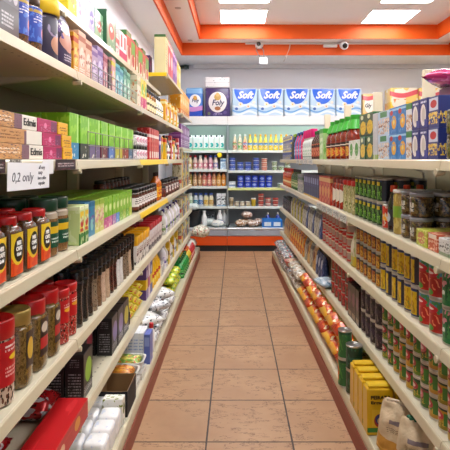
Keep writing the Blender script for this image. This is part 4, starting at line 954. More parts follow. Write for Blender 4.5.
kets = bottle(pm('juice_body', '#7a2416', [('n', 4, .6, '#a03a1e')], .15, 2, coat=.9), plain('leaf_green_cap', '#2f9a2c', .3, coat=.4), pm('juice_label', '#8a2a1c', [('z', .62, .9, '#23181a'), ('z', .7, .76, '#e9e0d0'), ('e', .5, .3, .36, .3, '#d8a83a'), ('n', 6, .6, '#c8502c', 0, .6)], gate=2), .064, .275, 'juice_bottle', neck=.42, nz=.7, cap_h=.045, lz=(.08, .52), capr=1.35)
kets.parts.append(('neck_sleeve', lathe_me([(.060, .186), (.0615, .188), (.040, .245), (.034, .246)], 'sleeve', seg=18), plain('leaf_green_sleeve', '#3aa632', .4, coat=.3), None))
row('R1', kets, 3.05, 5, 'big brown juice bottle with green cap', pitch=.148, rows=2, off=.02, rowgap=.012)
# green carton wrappers over the bottles' shoulders
lgb = carton(pm('light_green_box', '#a9d08a', [('z', .85, 1, '#3fa02e'), ('r', .2, .8, .2, .7, '#d9ecc4'), ('n', 5, .62, '#7ab85a')]), .13, .1, .235, 'juice_carton')
row('R1', lgb, 3.82, 1, 'light green carton after the juice bottles', turn=2)
djb = bottle(pm('dark_syrup', '#3a1c18', (), .2, coat=.7), plain('dkgreen_cap', '#2a5a2c', .3), pm('dark_syrup_label', '#a8402c', [('n', 5, .55, '#d88a6a'), ('z', .7, .9, '#3a1c18')], gate=2), .042, .24, 'syrup_bottle', lz=(.12, .6))
row('R1', djb, 3.96, 4, 'dark syrup bottle with red-brown label', pitch=.095)
mcap = bottle(pm('clear_body', '#cfd8d6', [('z', .1, .25, '#9ab0a8')], .15, 2, coat=.8), plain('magenta_cap', '#e0187c', .3, coat=.4), pm('clear_label', '#dfe6e4', [('n', 5, .6, '#9ac0a8')], gate=2), .042, .27, 'detergent_bottle', neck=.66, cap_h=.075, nz=.78)
row('R1', mcap, 4.36, 5, 'pale bottle with magenta cap', pitch=.096)
mbot = bottle(plain('magenta_body', '#c8245c', .3, coat=.5), plain('blue_pump', '#2c5ab0', .3), pm('magenta_label', '#d83a74', [('n', 5, .6, '#f0a8c4')], gate=2), .04, .28, 'detergent_bottle', neck=.4)
bbot = bottle(plain('blue_body', '#2a6ab8', .3, coat=.5), plain('dark_pump', '#1e2a3c', .3), pm('blue_body_label', '#4a90d0', [('n', 5, .6, '#c4dcf0')], gate=2), .04, .27, 'detergent_bottle', neck=.4)
row('R1', [mbot, bbot], 4.86, 6, ['magenta detergent bottle', 'blue detergent bottle'], pitch=.095)
bbl = bottle(plain('black_body', '#1e2420', .3, coat=.4), plain('lime_cap', '#8ab02c', .3), None, .04, .28, 'detergent_bottle', neck=.4)
row('R1', bbl, 5.46, 2, 'black detergent bottle', pitch=.095)
patb = carton(pm('pattern_box', '#5a6cb0', [('n', 4, .55, '#d8c24a'), ('n', 6, .6, '#e6e6ea'), ('z', .4, .6, '#3a4a9a')]), .1, .1, .14, 'soap_box')
row('R1', patb, 5.68, 7, 'blue and yellow patterned box', pitch=.11, stack=2)
tallc = carton(pm('hidden_carton', '#7a2a5a', [('n', 5, .6, '#a04a80')]), .12, .09, .3, 'cereal_carton')
pinkb = flat_bag(pml('pink_foil', '#b81e62', [('n', 4, .6, '#d84a8a'), ('n', 5, .64, '#8a1450')], .25, 2, metal=.2, coat=.5), .24, .17, .07, 'snack_bag', seed=51, wr=.012)
at('R1', tallc, .245, 2.07, label='tall plum carton holding up a pink bag'); at('R1', pinkb, .22, 2.06, 1.652, rot=(.0, 0, -.7), label='pink foil bag lying atop the tins rack')

# ---- chest-high shelf
wpk = carton(pm('white_small', '#d8d6d2', [('n', 5, .58, '#6a6660'), ('z', 0, .2, '#8a9a7a')], gate=2), .07, .1, .058, 'spice_box')
orb = carton(pm('orange_small', '#c85a34', [('n', 5, .55, '#e6b49a'), ('r', .1, .9, .7, .95, '#e9d8c0')], gate=2), .08, .14, .062, 'sweet_box')
ygb = carton(pm('yellowgreen_small', '#b4bc34', [('e', .5, .5, .36, .36, '#c87a5a'), ('n', 6, .58, '#d8dc7a')]), .1, .15, .062, 'sweet_box')
row('R2', wpk, 1.60, 2, 'small white box', pitch=.076, turn=1); row('R2', orb, 1.765, 1, 'flat orange box', turn=1); row('R2', ygb, 1.862, 1, 'flat yellow-green box', turn=1)
pick = jar(pm('pickle_body', '#4a3a22', [('n', 6, .52, '#6f5a30'), ('r', .25, .75, .25, .65, '#b8b2a4'), ('n', 9, .6, '#2c2418')], .15, .5, coat=.8), GREYLID, None, .045, .097, .014, 'pickle_jar', lid_r=.046, neck=.95)
row('R2', pick, 1.60, 3, 'grey-lidded pickle jar behind flat boxes', pitch=.098, rows=2, stack=2, off=.19)
row('R2', pick, 1.975, 2, 'dark pickle jar with grey lid', pitch=.098, rows=3, stack=2)
ylj = jar(pm('yellow_pickle', '#b49a4a', [('n', 6, .55, '#d0bc6a'), ('z', .4, .6, '#8fa83c')], .15, 2, coat=.8), WHT, pm('green_side_label', '#7aa52e', [('r', .0, .3, 0, 1, '#e6e6e0')], gate=2), .033, .195, .014, 'pickle_jar', lz=(.4, .68), span=3.4, neck=.92, lid_r=.034)
row('R2', ylj, 2.175, 1, 'tall yellow pickle jar with white lid', rows=3)
dob = bottle(pm('soy_body', '#1c1614', (), .2, coat=.8), plain('orange_red_cap', '#c8401c', .3), pm('soy_label', '#2c2c34', [('e', .5, .5, .3, .3, '#b8c0cc')], gate=2), .027, .21, 'sauce_bottle', neck=.5, cap_h=.03)
row('R2', dob, 2.25, 1, 'slim dark bottle with orange cap', rows=3)
ryr = can(pm('ryr_label', '#c02a1c', [('z', .34, .64, '#e2a61e'), ('n', 5, .62, '#d8d0c0')], gate=2), .036, .115)
row('R2', ryr, 2.325, 1, 'red and yellow banded tin', rows=3)
pea = can(pm('pea_label', '#16301f', [('r', .2, .75, .74, .92, '#c8b420'), ('n', 7, .5, '#3f7426', .05, .72), ('n', 9, .58, '#7ab03c', .05, .72), ('z', .92, 1, '#243c6a'), ('r', .86, 1, 0, 1, '#1c2434')], gate=2), .0385, .116)
row('R2', pea, 2.41, 6, 'dark green pea tin with yellow band', pitch=.081, rows=3, stack=2)
rlj = jar(pm('cream_pickle', '#a8a070', [('n', 6, .55, '#c8c090'), ('n', 8, .6, '#6f7a3c')], .15, 2, coat=.8), REDLID, None, .045, .2, .03, 'pickle_jar', lid_r=.046, neck=.93)
row('R2', rlj, 2.92, 3, 'pale pickle jar with red lid', pitch=.1, rows=2, off=.02)
rov = jar(pm('red_sauce', '#8a1c14', [('n', 5, .58, '#b03a24'), ('e', .5, .5, .5, .26, '#e6dccb')], .2, .6, coat=.7), plain('dark_red_lid', '#7a1418', .3, coat=.3), None, .048, .2, .03, 'sauce_jar', lid_r=.044, neck=.85)
row('R2', rov, 3.225, 3, 'red sauce jar with white oval', pitch=.104, rows=2, off=.02)
rpb = carton(pm('red_pasta', '#b02a1c', [('n', 5, .55, '#d8704a'), ('z', .8, .95, '#e0b878'), ('e', .5, .45, .3, .2, '#d89a5a')]), .1, .08, .2, 'pasta_box')
row('R2', rpb, 3.545, 4, 'red pasta box', pitch=.105, rows=2)
nvb = carton(pm('navy_box', '#1e2a5e', [('r', .2, .8, .6, .85, '#8a9ac8'), ('n', 5, .62, '#3a4a8a'), ('z', 0, .08, '#c9a03a')]), .09, .08, .2, 'pasta_box')
row('R2', nvb, 3.965, 8, 'navy pasta box', pitch=.094, rows=2)
gpk = carton(pm('grey_pack', '#8a8c8a', [('n', 5, .58, '#c8c4b4'), ('z', .7, .85, '#4a6a4c')]), .1, .08, .18, 'pasta_box')
gsb = bottle(pm('green_sauce', '#2e5a2c', (), .2, coat=.7), BLK, pm('green_sauce_label', '#5a8a4a', [('n', 5, .58, '#d8d8b0')], gate=2), .036, .22, 'sauce_bottle')
tsb = bottle(pm('tomato_sauce', '#b8401c', [('n', 4, .6, '#d8702c')], .2, 2, coat=.7), plain('bright_red_cap', '#d8201c', .3, coat=.3), pm('tomato_label', '#c86a2c', [('z', .3, .6, '#e6d8a0')], gate=2), .042, .22, 'sauce_bottle', neck=.62, nz=.82)
row('R2', gpk, 4.80, 3, 'grey-green packet', pitch=.105); row('R2', gsb, 5.13, 6, 'green sauce bottle', pitch=.088); row('R2', tsb, 5.70, 8, 'tomato sauce bottle with red cap', pitch=.095)
# ---- waist-high shelf
gpt = can(pm('green_pink_label', '#1f5a34', [('z', .0, .16, '#2a7a44'), ('n', 4, .56, '#d88a9a', .5, 1), ('r', .1, .6, .3, .45, '#e6ece6'), ('n', 6, .6, '#3f8a4a')], gate=2), .044, .125)
row('R3', gpt, 1.585, 2, 'green tin with pink fruit', pitch=.093, rows=2, stack=2)
tomc = can(pm('tomato_label_big', '#b8261c', [('z', .66, 1, '#3f86a6'), ('n', 4, .56, '#3f8a4c', .6, 1), ('e', .45, .74, .42, .15, '#c42430'), ('e', .45, .74, .26, .045, '#f0dcd8'), ('e', .3, .3, .28, .27, '#e0402a'), ('e', .74, .32, .26, .25, '#a81c14'), ('n', 5, .64, '#e8825a', 0, .55), ('e', .5, .12, .2, .1, '#4f9a34')], gate=.6), .0445, .127)
row('R3', tomc, 1.787, 2, 'tall tomato tin with blue top', pitch=.094, rows=2, stack=2, turn=2)
corn = can(pm('corn_label', '#d8b41c', [('n', 7, .54, '#b8860e', .12, .85), ('z', .9, 1, '#2a3a6a'), ('z', 0, .06, '#2a3a6a'), ('n', 5, .66, '#4a8a34', .1, .4), ('r', .86, 1, 0, 1, '#2c2a3a')], gate=2), .036, .124)
row('R3', corn, 1.965, 6, 'yellow corn tin', pitch=.077, rows=2, stack=2, turn=22)
chik = can(pm('chickpea_label', '#b87a22', [('n', 6, .55, '#d8a83c', .1, .8), ('z', .86, 1, '#3a4a2c'), ('n', 5, .64, '#8a3a1c'), ('r', .84, 1, 0, .86, '#26262e')], gate=2), .034, .084)
chik2 = can(pm('bean_label', '#9a4a22', [('n', 6, .55, '#c8943c', .1, .8), ('z', .86, 1, '#23304a'), ('r', .84, 1, 0, .86, '#26262e')], gate=2), .034, .084)
row('R3', [chik, chik2], 2.425, 6, ['small amber chickpea tin', 'small brown bean tin'], pitch=.073, rows=2, stack=3)
creamp = pouch(pm('cream_pouch', '#cfc9b0', [('z', 0, .3, '#c9b02c'), ('n', 5, .6, '#a8b46a'), ('e', .5, .6, .3, .2, '#e9e4d4')], gate=.5), .1, .2, .06, 'grain_pouch', seed=61)
row('R3', creamp, 2.90, 1, 'cream and yellow grain pouch', rows=2)
rtin = can(pm('red_tin_label', '#b02028', [('n', 6, .55, '#d86a60'), ('n', 8, .6, '#6a1418'), ('z', .8, .92, '#e0c8b0'), ('r', .62, 1, .2, .8, '#a8948a')], gate=2), .051, .079, top=plain('red_tin_lid', '#c41c28', .3, coat=.4), name='round_tin')
row('R3', rtin, 3.02, 8, 'red tomato paste tin with red lid', pitch=.106, rows=2, stack=lambda i, r: 3 if i != 1 or r else 2)
nvp = pouch(pm('navy_pouch', '#2a3a6e', [('n', 5, .58, '#5a6aa0'), ('e', .5, .6, .3, .2, '#b8c4dc')], gate=.5), .1, .19, .06, 'grain_pouch', seed=63)
gyp = pouch(pm('grey_pouch', '#9a9a94', [('n', 5, .56, '#c8c4b8'), ('z', .75, .9, '#6a6a70')], gate=.5), .1, .2, .06, 'grain_pouch', seed=65)
row('R3', [nvp, gyp, gyp], 3.90, 9, ['navy grain pouch', 'grey grain pouch', 'grey grain pouch'], pitch=.106, rows=1)
ylo = pouch(pm('olive_pouch', '#8a8a2c', [('n', 5, .55, '#c8b83c'), ('e', .5, .5, .3, .25, '#4a5a20')], gate=.5), .1, .2, .06, 'grain_pouch', seed=66)
row('R3', [ylo, gyp], 4.86, 8, ['olive grain pouch', 'pale grain pouch'], pitch=.106)
dkj = jar(pm('grape_jar', '#2c2030', [('v', 7, .35, '#5a4a64')], .15, 2, coat=.8), BLK, None, .05, .16, .02, 'sauce_jar')
row('R3', dkj, 5.75, 7, 'dark grape jar', pitch=.106)
# ---- knee-high shelf
def fcan(nm, a, b, cc): return can(pm('veg_'+nm, a, [('z', .0, .32, b), ('e', .42, .62, .36, .24, cc), ('e', .42, .62, .2, .1, '#e0c8c0'), ('n', 6, .6, '#c8a83c', 0, .45), ('z', .9, 1, '#1e3a2c'), ('r', .78, 1, .2, .8, '#3f7a2c')], gate=.9), .036, .0865)
vc = [fcan('green', '#28562e', '#6a8a2c', '#a83a44'), fcan('red', '#8a2a2a', '#c89a2c', '#c43a44'), fcan('yellow', '#b0881c', '#8a7a1c', '#b83a3c'), fcan('leaf', '#4a7a2c', '#b8862c', '#b03040'), fcan('rose', '#7a3a34', '#3f6a2c', '#c86a74')]
vd = ['green-topped vegetable tin', 'red vegetable tin', 'yellow vegetable tin', 'leaf green vegetable tin', 'rose vegetable tin']
row('R4', vc, 1.56, 11, vd, pitch=.0765, rows=2, stack=3, turn=14)
dkt = can(pm('dark_label', '#231c26', [('n', 5, .58, '#4a3a50'), ('z', .4, .7, '#3a2c40'), ('n', 7, .64, '#8a7a70')], gate=2), .04, .118)
dkc = carton(pm('dark_box', '#241e24', [('n', 5, .6, '#5a4a3c'), ('e', .5, .6, .3, .2, '#6a3a5a'), ('r', .1, .9, .05, .2, '#8a7a6a')]), .08, .07, .2, 'spice_carton')
row('R4', dkt, 2.435, 4, 'dark plum tin', pitch=.085, rows=2, stack=2)
row('R4', dkc, 2.775, 3, 'dark plum carton', pitch=.086, rows=2)
rtin2 = can(pm('red_tin_label_low', '#8a1c24', [('n', 6, .56, '#b84a44'), ('r', .35, .65, .1, .9, '#3a4a2c')], gate=2), .047, .08, top=plain('red_tin_lid', '#c41c28', .3, coat=.4), name='round_tin')
row('R4', rtin2, 3.055, 5, 'dark red tin with red lid', pitch=.1, rows=2, stack=3)
lbp = flat_bag(pml('light_blue_packet', '#a9c4d8', [('n', 4, .58, '#dfe8ee'), ('n', 6, .64, '#5a7a94')], .3, 2, coat=.5), .2, .14, .06, 'tissue_packet', seed=71)
at('R4', lbp, .02, 3.64, rot=(0, 0, .2), label='light blue packet on knee-high shelf past red tins')
row('R4', nvp, 3.83, 3, 'navy grain pouch', pitch=.106)
oran = pouch(pm('orange_crisps', '#d8641c', [('n', 4, .55, '#e9a02c'), ('n', 5, .62, '#8a2a14'), ('e', .5, .55, .3, .2, '#f0c84a')], .3, .5, coat=.5), .14, .22, .08, 'crisps_bag', seed=73)
tanp = pouch(pm('tan_crisps', '#b88a4a', [('n', 4, .55, '#d8b47a'), ('e', .5, .55, .3, .2, '#7a3a1c')], .3, .5, coat=.5), .14, .21, .08, 'crisps_bag', seed=75)
row('R4', [tanp, gyp], 4.18, 4, ['tan crisps bag', 'pale pouch among crisps'], pitch=.146)
row('R4', oran, 4.77, 7, 'orange crisps bag', pitch=.146); row('R4', tanp, 5.80, 4, 'tan crisps bag', pitch=.146)
# ---- bottom shelf
PAPER = pm('flour_paper', '#cdb795', [('w', .1, .34, '#c08a34', 4, .08), ('w', .02, .12, '#d8a648', 5, .05), ('r', .25, .75, .58, .66, '#7a6a6c'), ('t', .2, .8, .42, .52, '#8a745a', 3)], .65, .5, coat=0, bump=.9, bscale=22)
flour = Kind('flour_bag', 'flour bag', [('bag', pillow_me(.155, .195, .1, gusset=True, seed=81, wr=.02, nx=14, nz=16), PAPER, None), ('seal', box_me(.12, .016, .02, .004, .181), plain('folded_paper', '#cdbba0', .6), None)], (.15, .1, .24))
flour2 = Kind('flour_bag', 'flour bag', [('bag', pillow_me(.15, .19, .095, gusset=True, seed=85, wr=.022, nx=14, nz=16), PAPER, None), ('seal', box_me(.1, .018, .024, .005, .175), plain('green_fold', '#1e6a48', .5), None)], (.14, .095, .235))
at('R5', flour, -.028, 2.02, .161, rot=(-.10, .12, 1.2), label='beige paper flour bag leaning on yellow packs', group='paper flour bags')
at('R5', flour2, .0, 1.885, .161, rot=(-.12, .1, 1.15), label='beige paper flour bag with green fold', group='paper flour bags')
at('R5', flour, .15, 1.97, rot=(0, 0, 1.3), label='beige paper flour bag behind the other two', group='paper flour bags')
t1 = text_me('PEIRATA', .021, 0, .0004, -.0362, .165, 0, thick=.0008, width=.088); t2 = text_me('Erganon', .017, 0, .0004, -.0362, .143, 0, thick=.0006, width=.085)
semm = pm('yellow_pack_print', '#d9ac10', [('r', 0, 1, .07, .17, '#2f7a2c'), ('r', .18, .82, .2, .56, '#e0b82a'), ('e', .5, .32, .24, .15, '#a8342c'), ('e', .5, .35, .2, .11, '#2c3c74'), ('e', .5, .32, .12, .07, '#c8b48a')], .35, .04, coat=.4)
bm = bmesh.new(); add_box(bm, -.058, .058, -.036, .036, 0, .2, .004)
for v in bm.verts:
    if v.co.z > .15: v.co.y *= .9
ypk = Kind('semolina_pack', 'flour pack', [('pack', fin(bm, 'pack'), semm, None), ('folded_top', box_me(.1, .044, .014, .004, .2), plain('yellow_paper', '#e2bb24', .35, coat=.3), 0), ('lettering', t1, plain('brown_print', '#3a2410', .5), 0), ('lettering', t2, plain('brown_print', '#3a2410', .5), 0)], (.116, .072, .214))
for c in range(2):
    for i in range(4):
        at('R5', ypk, -.048+.121*c, 2.185+.077*i, rot=(0, 0, pi/2), label=f"yellow flour pack, {'aisle-side' if c == 0 else 'inner'} file, {ORD[i]} inward", group='yellow flour packs')
carr = can(pm('carrot_label', '#2c6a34', [('e', .4, .5, .3, .4, '#d8761c'), ('n', 5, .6, '#4a8a3a'), ('z', .9, 1, '#1e4a2c')], gate=.7), .037, .148)
at('R5', carr, -.086, 2.635, label='tall green tin with carrots, lower of two', group='carrot tins'); at('R5', carr, -.086, 2.635, .15+.0012+.1488, label='tall green tin with carrots, upper of two', group='carrot tins')
dgc = can(pm('dark_green_label', '#123f30', [('z', .4, .55, '#1e5a44'), ('n', 5, .64, '#2a6a50')], gate=2), .042, .125)
at('R5', dgc, -.060, 2.545, label='plain dark green tin, lower of two', group='dark green tins'); at('R5', dgc, -.060, 2.545, .15+.0012+.1258, label='plain dark green tin, upper of two', group='dark green tins')
at('R5', dgc, .05, 2.545, label='plain dark green tin behind the pair', group='dark green tins')
at('R5', dkt, .05, 2.64, label='dark plum tin on bottom shelf behind carrot tins')
snk = [flat_bag(pml('orange_bag_%d' % i, a, [('n', 3, .58, b), ('r', 0, 1, .26, .74, cc), ('n', 6, .52, '#efe2a0', .28, .72), ('n', 7, .6, '#7a9a3a', .3, .7), ('n', 4, .66, '#f6e6b8'), ('z', 0, .1, d), ('z', .9, 1, d)], .3, 2, coat=.35, bump=.4, bscale=26), .175, .25, .098, 'noodle_bag', seed=90+i, wr=.016) for i, (a, b, cc, d) in enumerate((('#d84a14', '#e9821c', '#c9b83c', '#b8340e'), ('#e06a1c', '#c8340e', '#d0a83a', '#e9a83a'), ('#d0401a', '#e8781c', '#c0b850', '#f0b83a')))]
for i in range(9):
    for q in range(2):
        at('R5', snk[(i+2*q) % 3], .035+.02*q, 2.81+.186*i, .15+.0012+.109*q, rot=(0, 0, .03*((i+q) % 3-1)), label=f"shiny orange noodle bag with pale window, {ORD[i]} inward, {LV[2][q]}", group='shiny orange noodle bags')
whp = flat_bag(pml('white_packet', '#cfc9bc', [('n', 4, .55, '#a89478'), ('n', 5, .62, '#e9e6de'), ('n', 6, .66, '#7a4a3a')], .3, 2, coat=.4, bump=.3), .2, .19, .09, 'grain_bag', seed=101, wr=.012)
gryp = flat_bag(pml('silver_packet', '#b4b6b8', [('n', 4, .55, '#7a7e84'), ('n', 5, .6, '#e4e4e2'), ('n', 6, .66, '#c83a3a')], .25, 2, metal=.2, coat=.5, bump=.3), .2, .19, .09, 'grain_bag', seed=103, wr=.012)
pnk = Kind('platter_pack', 'food tray', [('platter', lathe_me([(.09, 0), (.1, .02), (.112, .05), (.112, .053), (.09, .05)], 'platter', seg=24), plain('tin_platter', '#c87a74', .3, .3), None), ('filling', lathe_me([(.098, .048), (.07, .062), (.02, .068)], 'filling', seg=20), pm('platter_food', '#d8c4a4', [('n', 6, .55, '#b87a6a')], .4, 2), None)], (.224, .224, .07))
for i in range(3): 
    for q in range(2): at('R5', whp, .0, 4.50+.205*i, .15+.0012+.098*q, label=f'beige grain bag before the round platter, {ORD[i]} inward, {LV[2][q]}', group='grain bags')
at('R5', gryp, .0, 5.14, label='silver grain bag under round platter', group='grain bags')
at('R5', pnk, .0, 5.14, .15+.1, label='round pinkish platter of food atop silver bag')
for i in range(5):
    for q in range(2): at('R5', gryp, -.01, 5.38+.205*i, .15+.0012+.098*q, label=f'silver grain bag beyond the round platter, {ORD[i]} inward, {LV[2][q]}', group='grain bags')
# white price slips in the clear rail of the chest-high shelf
def rslip(sh, s, w, h, mat, label, group, dz=.0):
    z0, fo = SHZ[sh]; x, y = R(fo-.0195, s)
    bm = bmesh.new(); add_box(bm, -w/2, w/2, -.0012, 0, -h, 0, .0004)
    tag(obj('price_slip', fin(bm, 'slip'), mat, None, (x, y, z0+dz), (0, 0, -pi/2+A_R)), label, 'price tag', group)
slip = pm('slip_print', '#dadad6', [('n', 4, .6, '#9aa6a0'), ('t', .1, .9, .2, .8, '#6a6a6a', 3)], gate=2)
for i in range(5): rslip('R2', 2.96+.19*i, .17, .05, slip, f'white price slip in the rail under pickle jars, {ORD[i]} inward', 'white price slips', .004)
for i in range(4): rslip('R1', 4.1+.24*i, .2, .04, slip, f'white price slip under the detergent bottles, {ORD[i]} inward', 'white price slips')

# ================================================================== chilled cabinets: goods
ROWN = {1: 'top chilled shelf', 2: 'second chilled shelf', 3: 'third chilled shelf', 4: 'lowest chilled shelf'}
def chill(lv, right, kinds, x0, n, desc, pitch, stack=1, y=7.60, rows=1, group=None, turn=4):
    z0 = ((1.487, 1.197, .94, .633), (1.487, 1.18, .915, .633))[right][lv-1]
    if not isinstance(kinds, (list, tuple)): kinds = [kinds]
    if isinstance(desc, str): desc = [desc]*len(kinds)
    for i in range(n):
        k = kinds[i % len(kinds)]; d = desc[i % len(desc)]
        st = stack[i] if isinstance(stack, (list, tuple)) else stack
        for r in range(rows):
            for q in range(st):
                lb = f"{d}, {ROWN[lv]}"
                if n > 1: lb += f", {ORD[i]} along"
                if st > 1: lb += f", {LV[st][q]} of stack"
                if rows > 1: lb += f", {RW[r]}"
                k.put((x0+pitch*i+random.uniform(-.002, .002), y+k.dims[1]/2+r*(k.dims[1]+.012), z0+.0012+q*(k.dims[2]+.0008)), radians(random.uniform(-turn, turn)), lb, group or f"goods on the {ROWN[lv]}: {d}")
milk = Kind('milk_carton', 'milk carton', [('carton', box_me(.07, .07, .2, .002), pm('milk_print', '#eaf4f2', [('z', .08, .2, '#8ad4b4'), ('e', .6, .42, .36, .17, '#18b4b0'), ('r', .2, .5, .36, .48, '#dff2ee'), ('z', 0, .08, '#b4e0a8')]), None),
    ('gable', (lambda: (lambda bm: (add_box(bm, -.034, .034, -.034, .034, .2, .235), [setattr(v.co, 'y', v.co.y*.08) for v in bm.verts if v.co.z > .22], fin(bm, 'gable'))[2])(bmesh.new()))(), plain('milk_top', '#f2f6f6', .4), None),
    ('cap', lathe_me([(.014, .208), (.014, .232), (.012, .234)], 'cap', seg=12, off=(0, -.02)), plain('milk_cap', '#2a3c50', .35), None)], (.07, .07, .235))
chill(1, 0, milk, -.69, 7, 'white and teal milk carton', .0815)
def juice(nm, body, lab_, lb2, cap): return bottle(pm('juice_'+nm, body, (), .2, coat=.7), cap, pm('juicelab_'+nm, lab_, [('z', .5, .85, lb2), ('n', 5, .62, '#f4f0e4')], gate=2), .034, .25, 'juice_bottle', neck=.42, nz=.62, lz=(.12, .6))
jb = [juice('beige', '#d8c8a8', '#c88a6a', '#7a9a5a', WHT), juice('beige2', '#dccdb0', '#6aa45a', '#c8a88a', WHT), juice('peach', '#e2b884', '#d8643c', '#8a8ac0', WHT)] + [juice('lemon', '#e9d23c', '#e8c41e', '#4a8ac8', YELLID)]*8
jd = ['beige drink bottle', 'beige and green drink bottle', 'peach drink bottle'] + ['yellow juice bottle with blue band']*8
chill(1, 1, jb, -.005, 11, jd, .0795)
pk = lambda nm, a, b, cap: bottle(pm('pinkdrink_'+nm, a, (), .3, coat=.4), cap, pm('pinklab_'+nm, b, [('e', .5, .5, .3, .3, '#f4f0ea'), ('n', 5, .6, '#d88aa4')], gate=2), .036, .215, 'yogurt_drink', neck=.55, nz=.74)
RC = plain('small_red_cap', '#b8343c', .35); BC = plain('small_blue_cap', '#3a5ab0', .35)
pks = [pk('a', '#d8cfa0', '#c9b86a', RC), pk('b', '#e6cfc4', '#c8746a', RC), pk('c', '#eadfd2', '#e2a4ae', WHT), pk('d', '#e4c8c4', '#d88a9a', RC), pk('e', '#dcb4c0', '#b86a8a', BC), pk('f', '#e9e2d4', '#8a9ac8', BC)]
chill(2, 0, pks, -.69, 6, ['cream yogurt drink', 'blush yogurt drink', 'white-capped yogurt drink', 'rose yogurt drink', 'pink yogurt drink with blue cap', 'ivory yogurt drink with blue cap'], .0785)
bwc = carton(pm('blue_white_carton', '#a9cbe4', [('n', 4, .58, '#e6f0f6'), ('z', .7, .85, '#5a8ac0')]), .085, .08, .17, 'milk_carton', 'milk carton')
chill(2, 0, bwc, -.18, 1, 'pale blue carton by the divider', .1)
ydisc = Kind('round_price_tag', 'price tag', [('disc', (lambda m: (m.transform(Matrix.Rotation(pi/2, 4, 'X')), m)[1])(lathe_me([(.038, -.0015), (.038, .0015)], 'disc', seg=24)), plain('yellow_card', '#f2dc1c', .5), None)], (.076, .003, .076))
ydisc.put((-.235, 7.541, 1.42), 0, 'yellow round price tag hanging from the top chilled shelf')
bt = round_tub(pm('blue_tub', '#3a5ab8', [('z', .3, .6, '#c4cfe8'), ('n', 5, .6, '#2a3c94')], gate=2), plain('blue_tub_lid', '#5a74c8', .35, coat=.3), .05, .064, 'spread_tub', lid_h=.012)
chill(2, 1, bt, -.04, 4, 'blue spread tub', .122, stack=[3, 2, 2, 3])
ot = round_tub(pm('orange_tub', '#c84a28', [('z', .3, .6, '#f0d8c0')], gate=2), plain('orange_tub_lid', '#e6e0d8', .35), .047, .062, 'spread_tub')
chill(2, 1, ot, .452, 1, 'orange spread tub', .1, stack=[3])
gt = round_tub(pm('green_tub', '#7a9a6a', [('n', 5, .55, '#d8d8c8')], gate=2), plain('green_tub_lid', '#c8d4cc', .35), .045, .07, 'spread_tub')
chill(2, 1, gt, .61, 3, 'pale green tub', .1, stack=[2, 1, 2])
drk = [bottle(pm('drink_%d' % i, a, [('n', 4, .6, b)], .25, 2, coat=.5), plain('brown_red_cap', '#7a2c24', .35), pm('drinklab_%d' % i, b, [('e', .5, .5, .3, .36, '#e9d4b0'), ('n', 5, .6, a)], gate=2), .0345, .22, 'milkshake_bottle', neck=.6, nz=.8) for i, (a, b) in enumerate((('#8a7434', '#b09a4a'), ('#9a6a44', '#d8b48a'), ('#a87a5a', '#c49a6a'), ('#b85a54', '#e09a84'), ('#c4585a', '#e0a49a'), ('#b8744a', '#d8a87a'), ('#c88a3c', '#e2b86a'), ('#d07a28', '#e6a44a')))]
chill(3, 0, drk, -.69, 8, ['olive milkshake bottle', 'brown milkshake bottle', 'tan milkshake bottle', 'coral milkshake bottle', 'rosy milkshake bottle', 'caramel milkshake bottle', 'honey milkshake bottle', 'orange milkshake bottle'], .0735)
wbx = carton(pm('white_cheese', '#c9d4e0', [('n', 4, .58, '#eef2f6'), ('z', .3, .5, '#6a8ab4')]), .1, .08, .095, 'cheese_box', 'box')
chill(3, 1, wbx, -.04, 1, 'small white cheese box', .1)
btin = can(pm('blue_tin_label', '#1c3ab8', [('e', .5, .55, .34, .22, '#9ab4ee'), ('n', 5, .62, '#3a5ad0')], gate=.6), .05, .09, 'cheese_tin', 'tin', top=plain('blue_tin_lid', '#2444c4', .3, coat=.4))
chill(3, 1, btin, .085, 5, 'royal blue cheese tin', .11, stack=2)
chill(3, 1, gt, .70, 1, 'pale green tub', .1)
ygd = [bottle(pm('ayran_%d' % i, a, [('z', .2, .5, b)], .35, 2), BC if i else WHT, pm('ayranlab_%d' % i, b, [('n', 5, .58, a)], gate=2), .036, .2, 'yogurt_drink', neck=.62, nz=.8) for i, (a, b) in enumerate((('#dfe8d4', '#a8c8a0'), ('#d4dce2', '#2a8aa0'), ('#cfd8e0', '#2c6ab0'), ('#e0d8b0', '#d0a83a'), ('#e2dab8', '#c89a3c')))]
chill(4, 0, ygd, -.685, 5, ['mint white yogurt bottle', 'teal-banded yogurt bottle', 'blue-banded yogurt bottle', 'yellow-banded yogurt bottle', 'amber-banded yogurt bottle'], .079)
cow = Kind('milk_carton', 'milk carton', [('carton', box_me(.066, .07, .16, .002), pm('cow_print', '#e6ecf0', [('n', 4, .56, '#4a545e'), ('z', 0, .12, '#8ab0d0')], gate=2), None), ('gable', milk.parts[1][1].copy(), plain('milk_top', '#f2f6f6', .4), None)], (.07, .07, .195))
cow.parts[1][1].transform(Matrix.Translation((0, 0, -.04)))
chill(4, 0, cow, -.25, 2, 'cow-patterned milk carton', .075)
st_ = round_tub(pm('small_cream_tub', '#b8a888', [('z', .3, .7, '#e2d8c4')], gate=2), plain('small_tub_lid', '#d8d4c8', .35), .038, .07, 'cream_tub')
chill(4, 1, [round_tub(pm('tall_cream_tub', '#c8b898', [('z', .3, .7, '#8a7a5a')], gate=2), plain('small_tub_lid', '#d8d4c8', .35), .036, .13, 'cream_tub'), st_, st_, st_], -.06, 4, ['tall cream tub', 'small cream tub', 'small cream tub', 'small cream tub'], .086)
yt = round_tub(pm('yellow_cream_tub', '#cdb030', (), gate=2), WHT, .038, .12, 'cream_tub')
chill(4, 1, yt, .285, 1, 'yellow cream tub', .1)
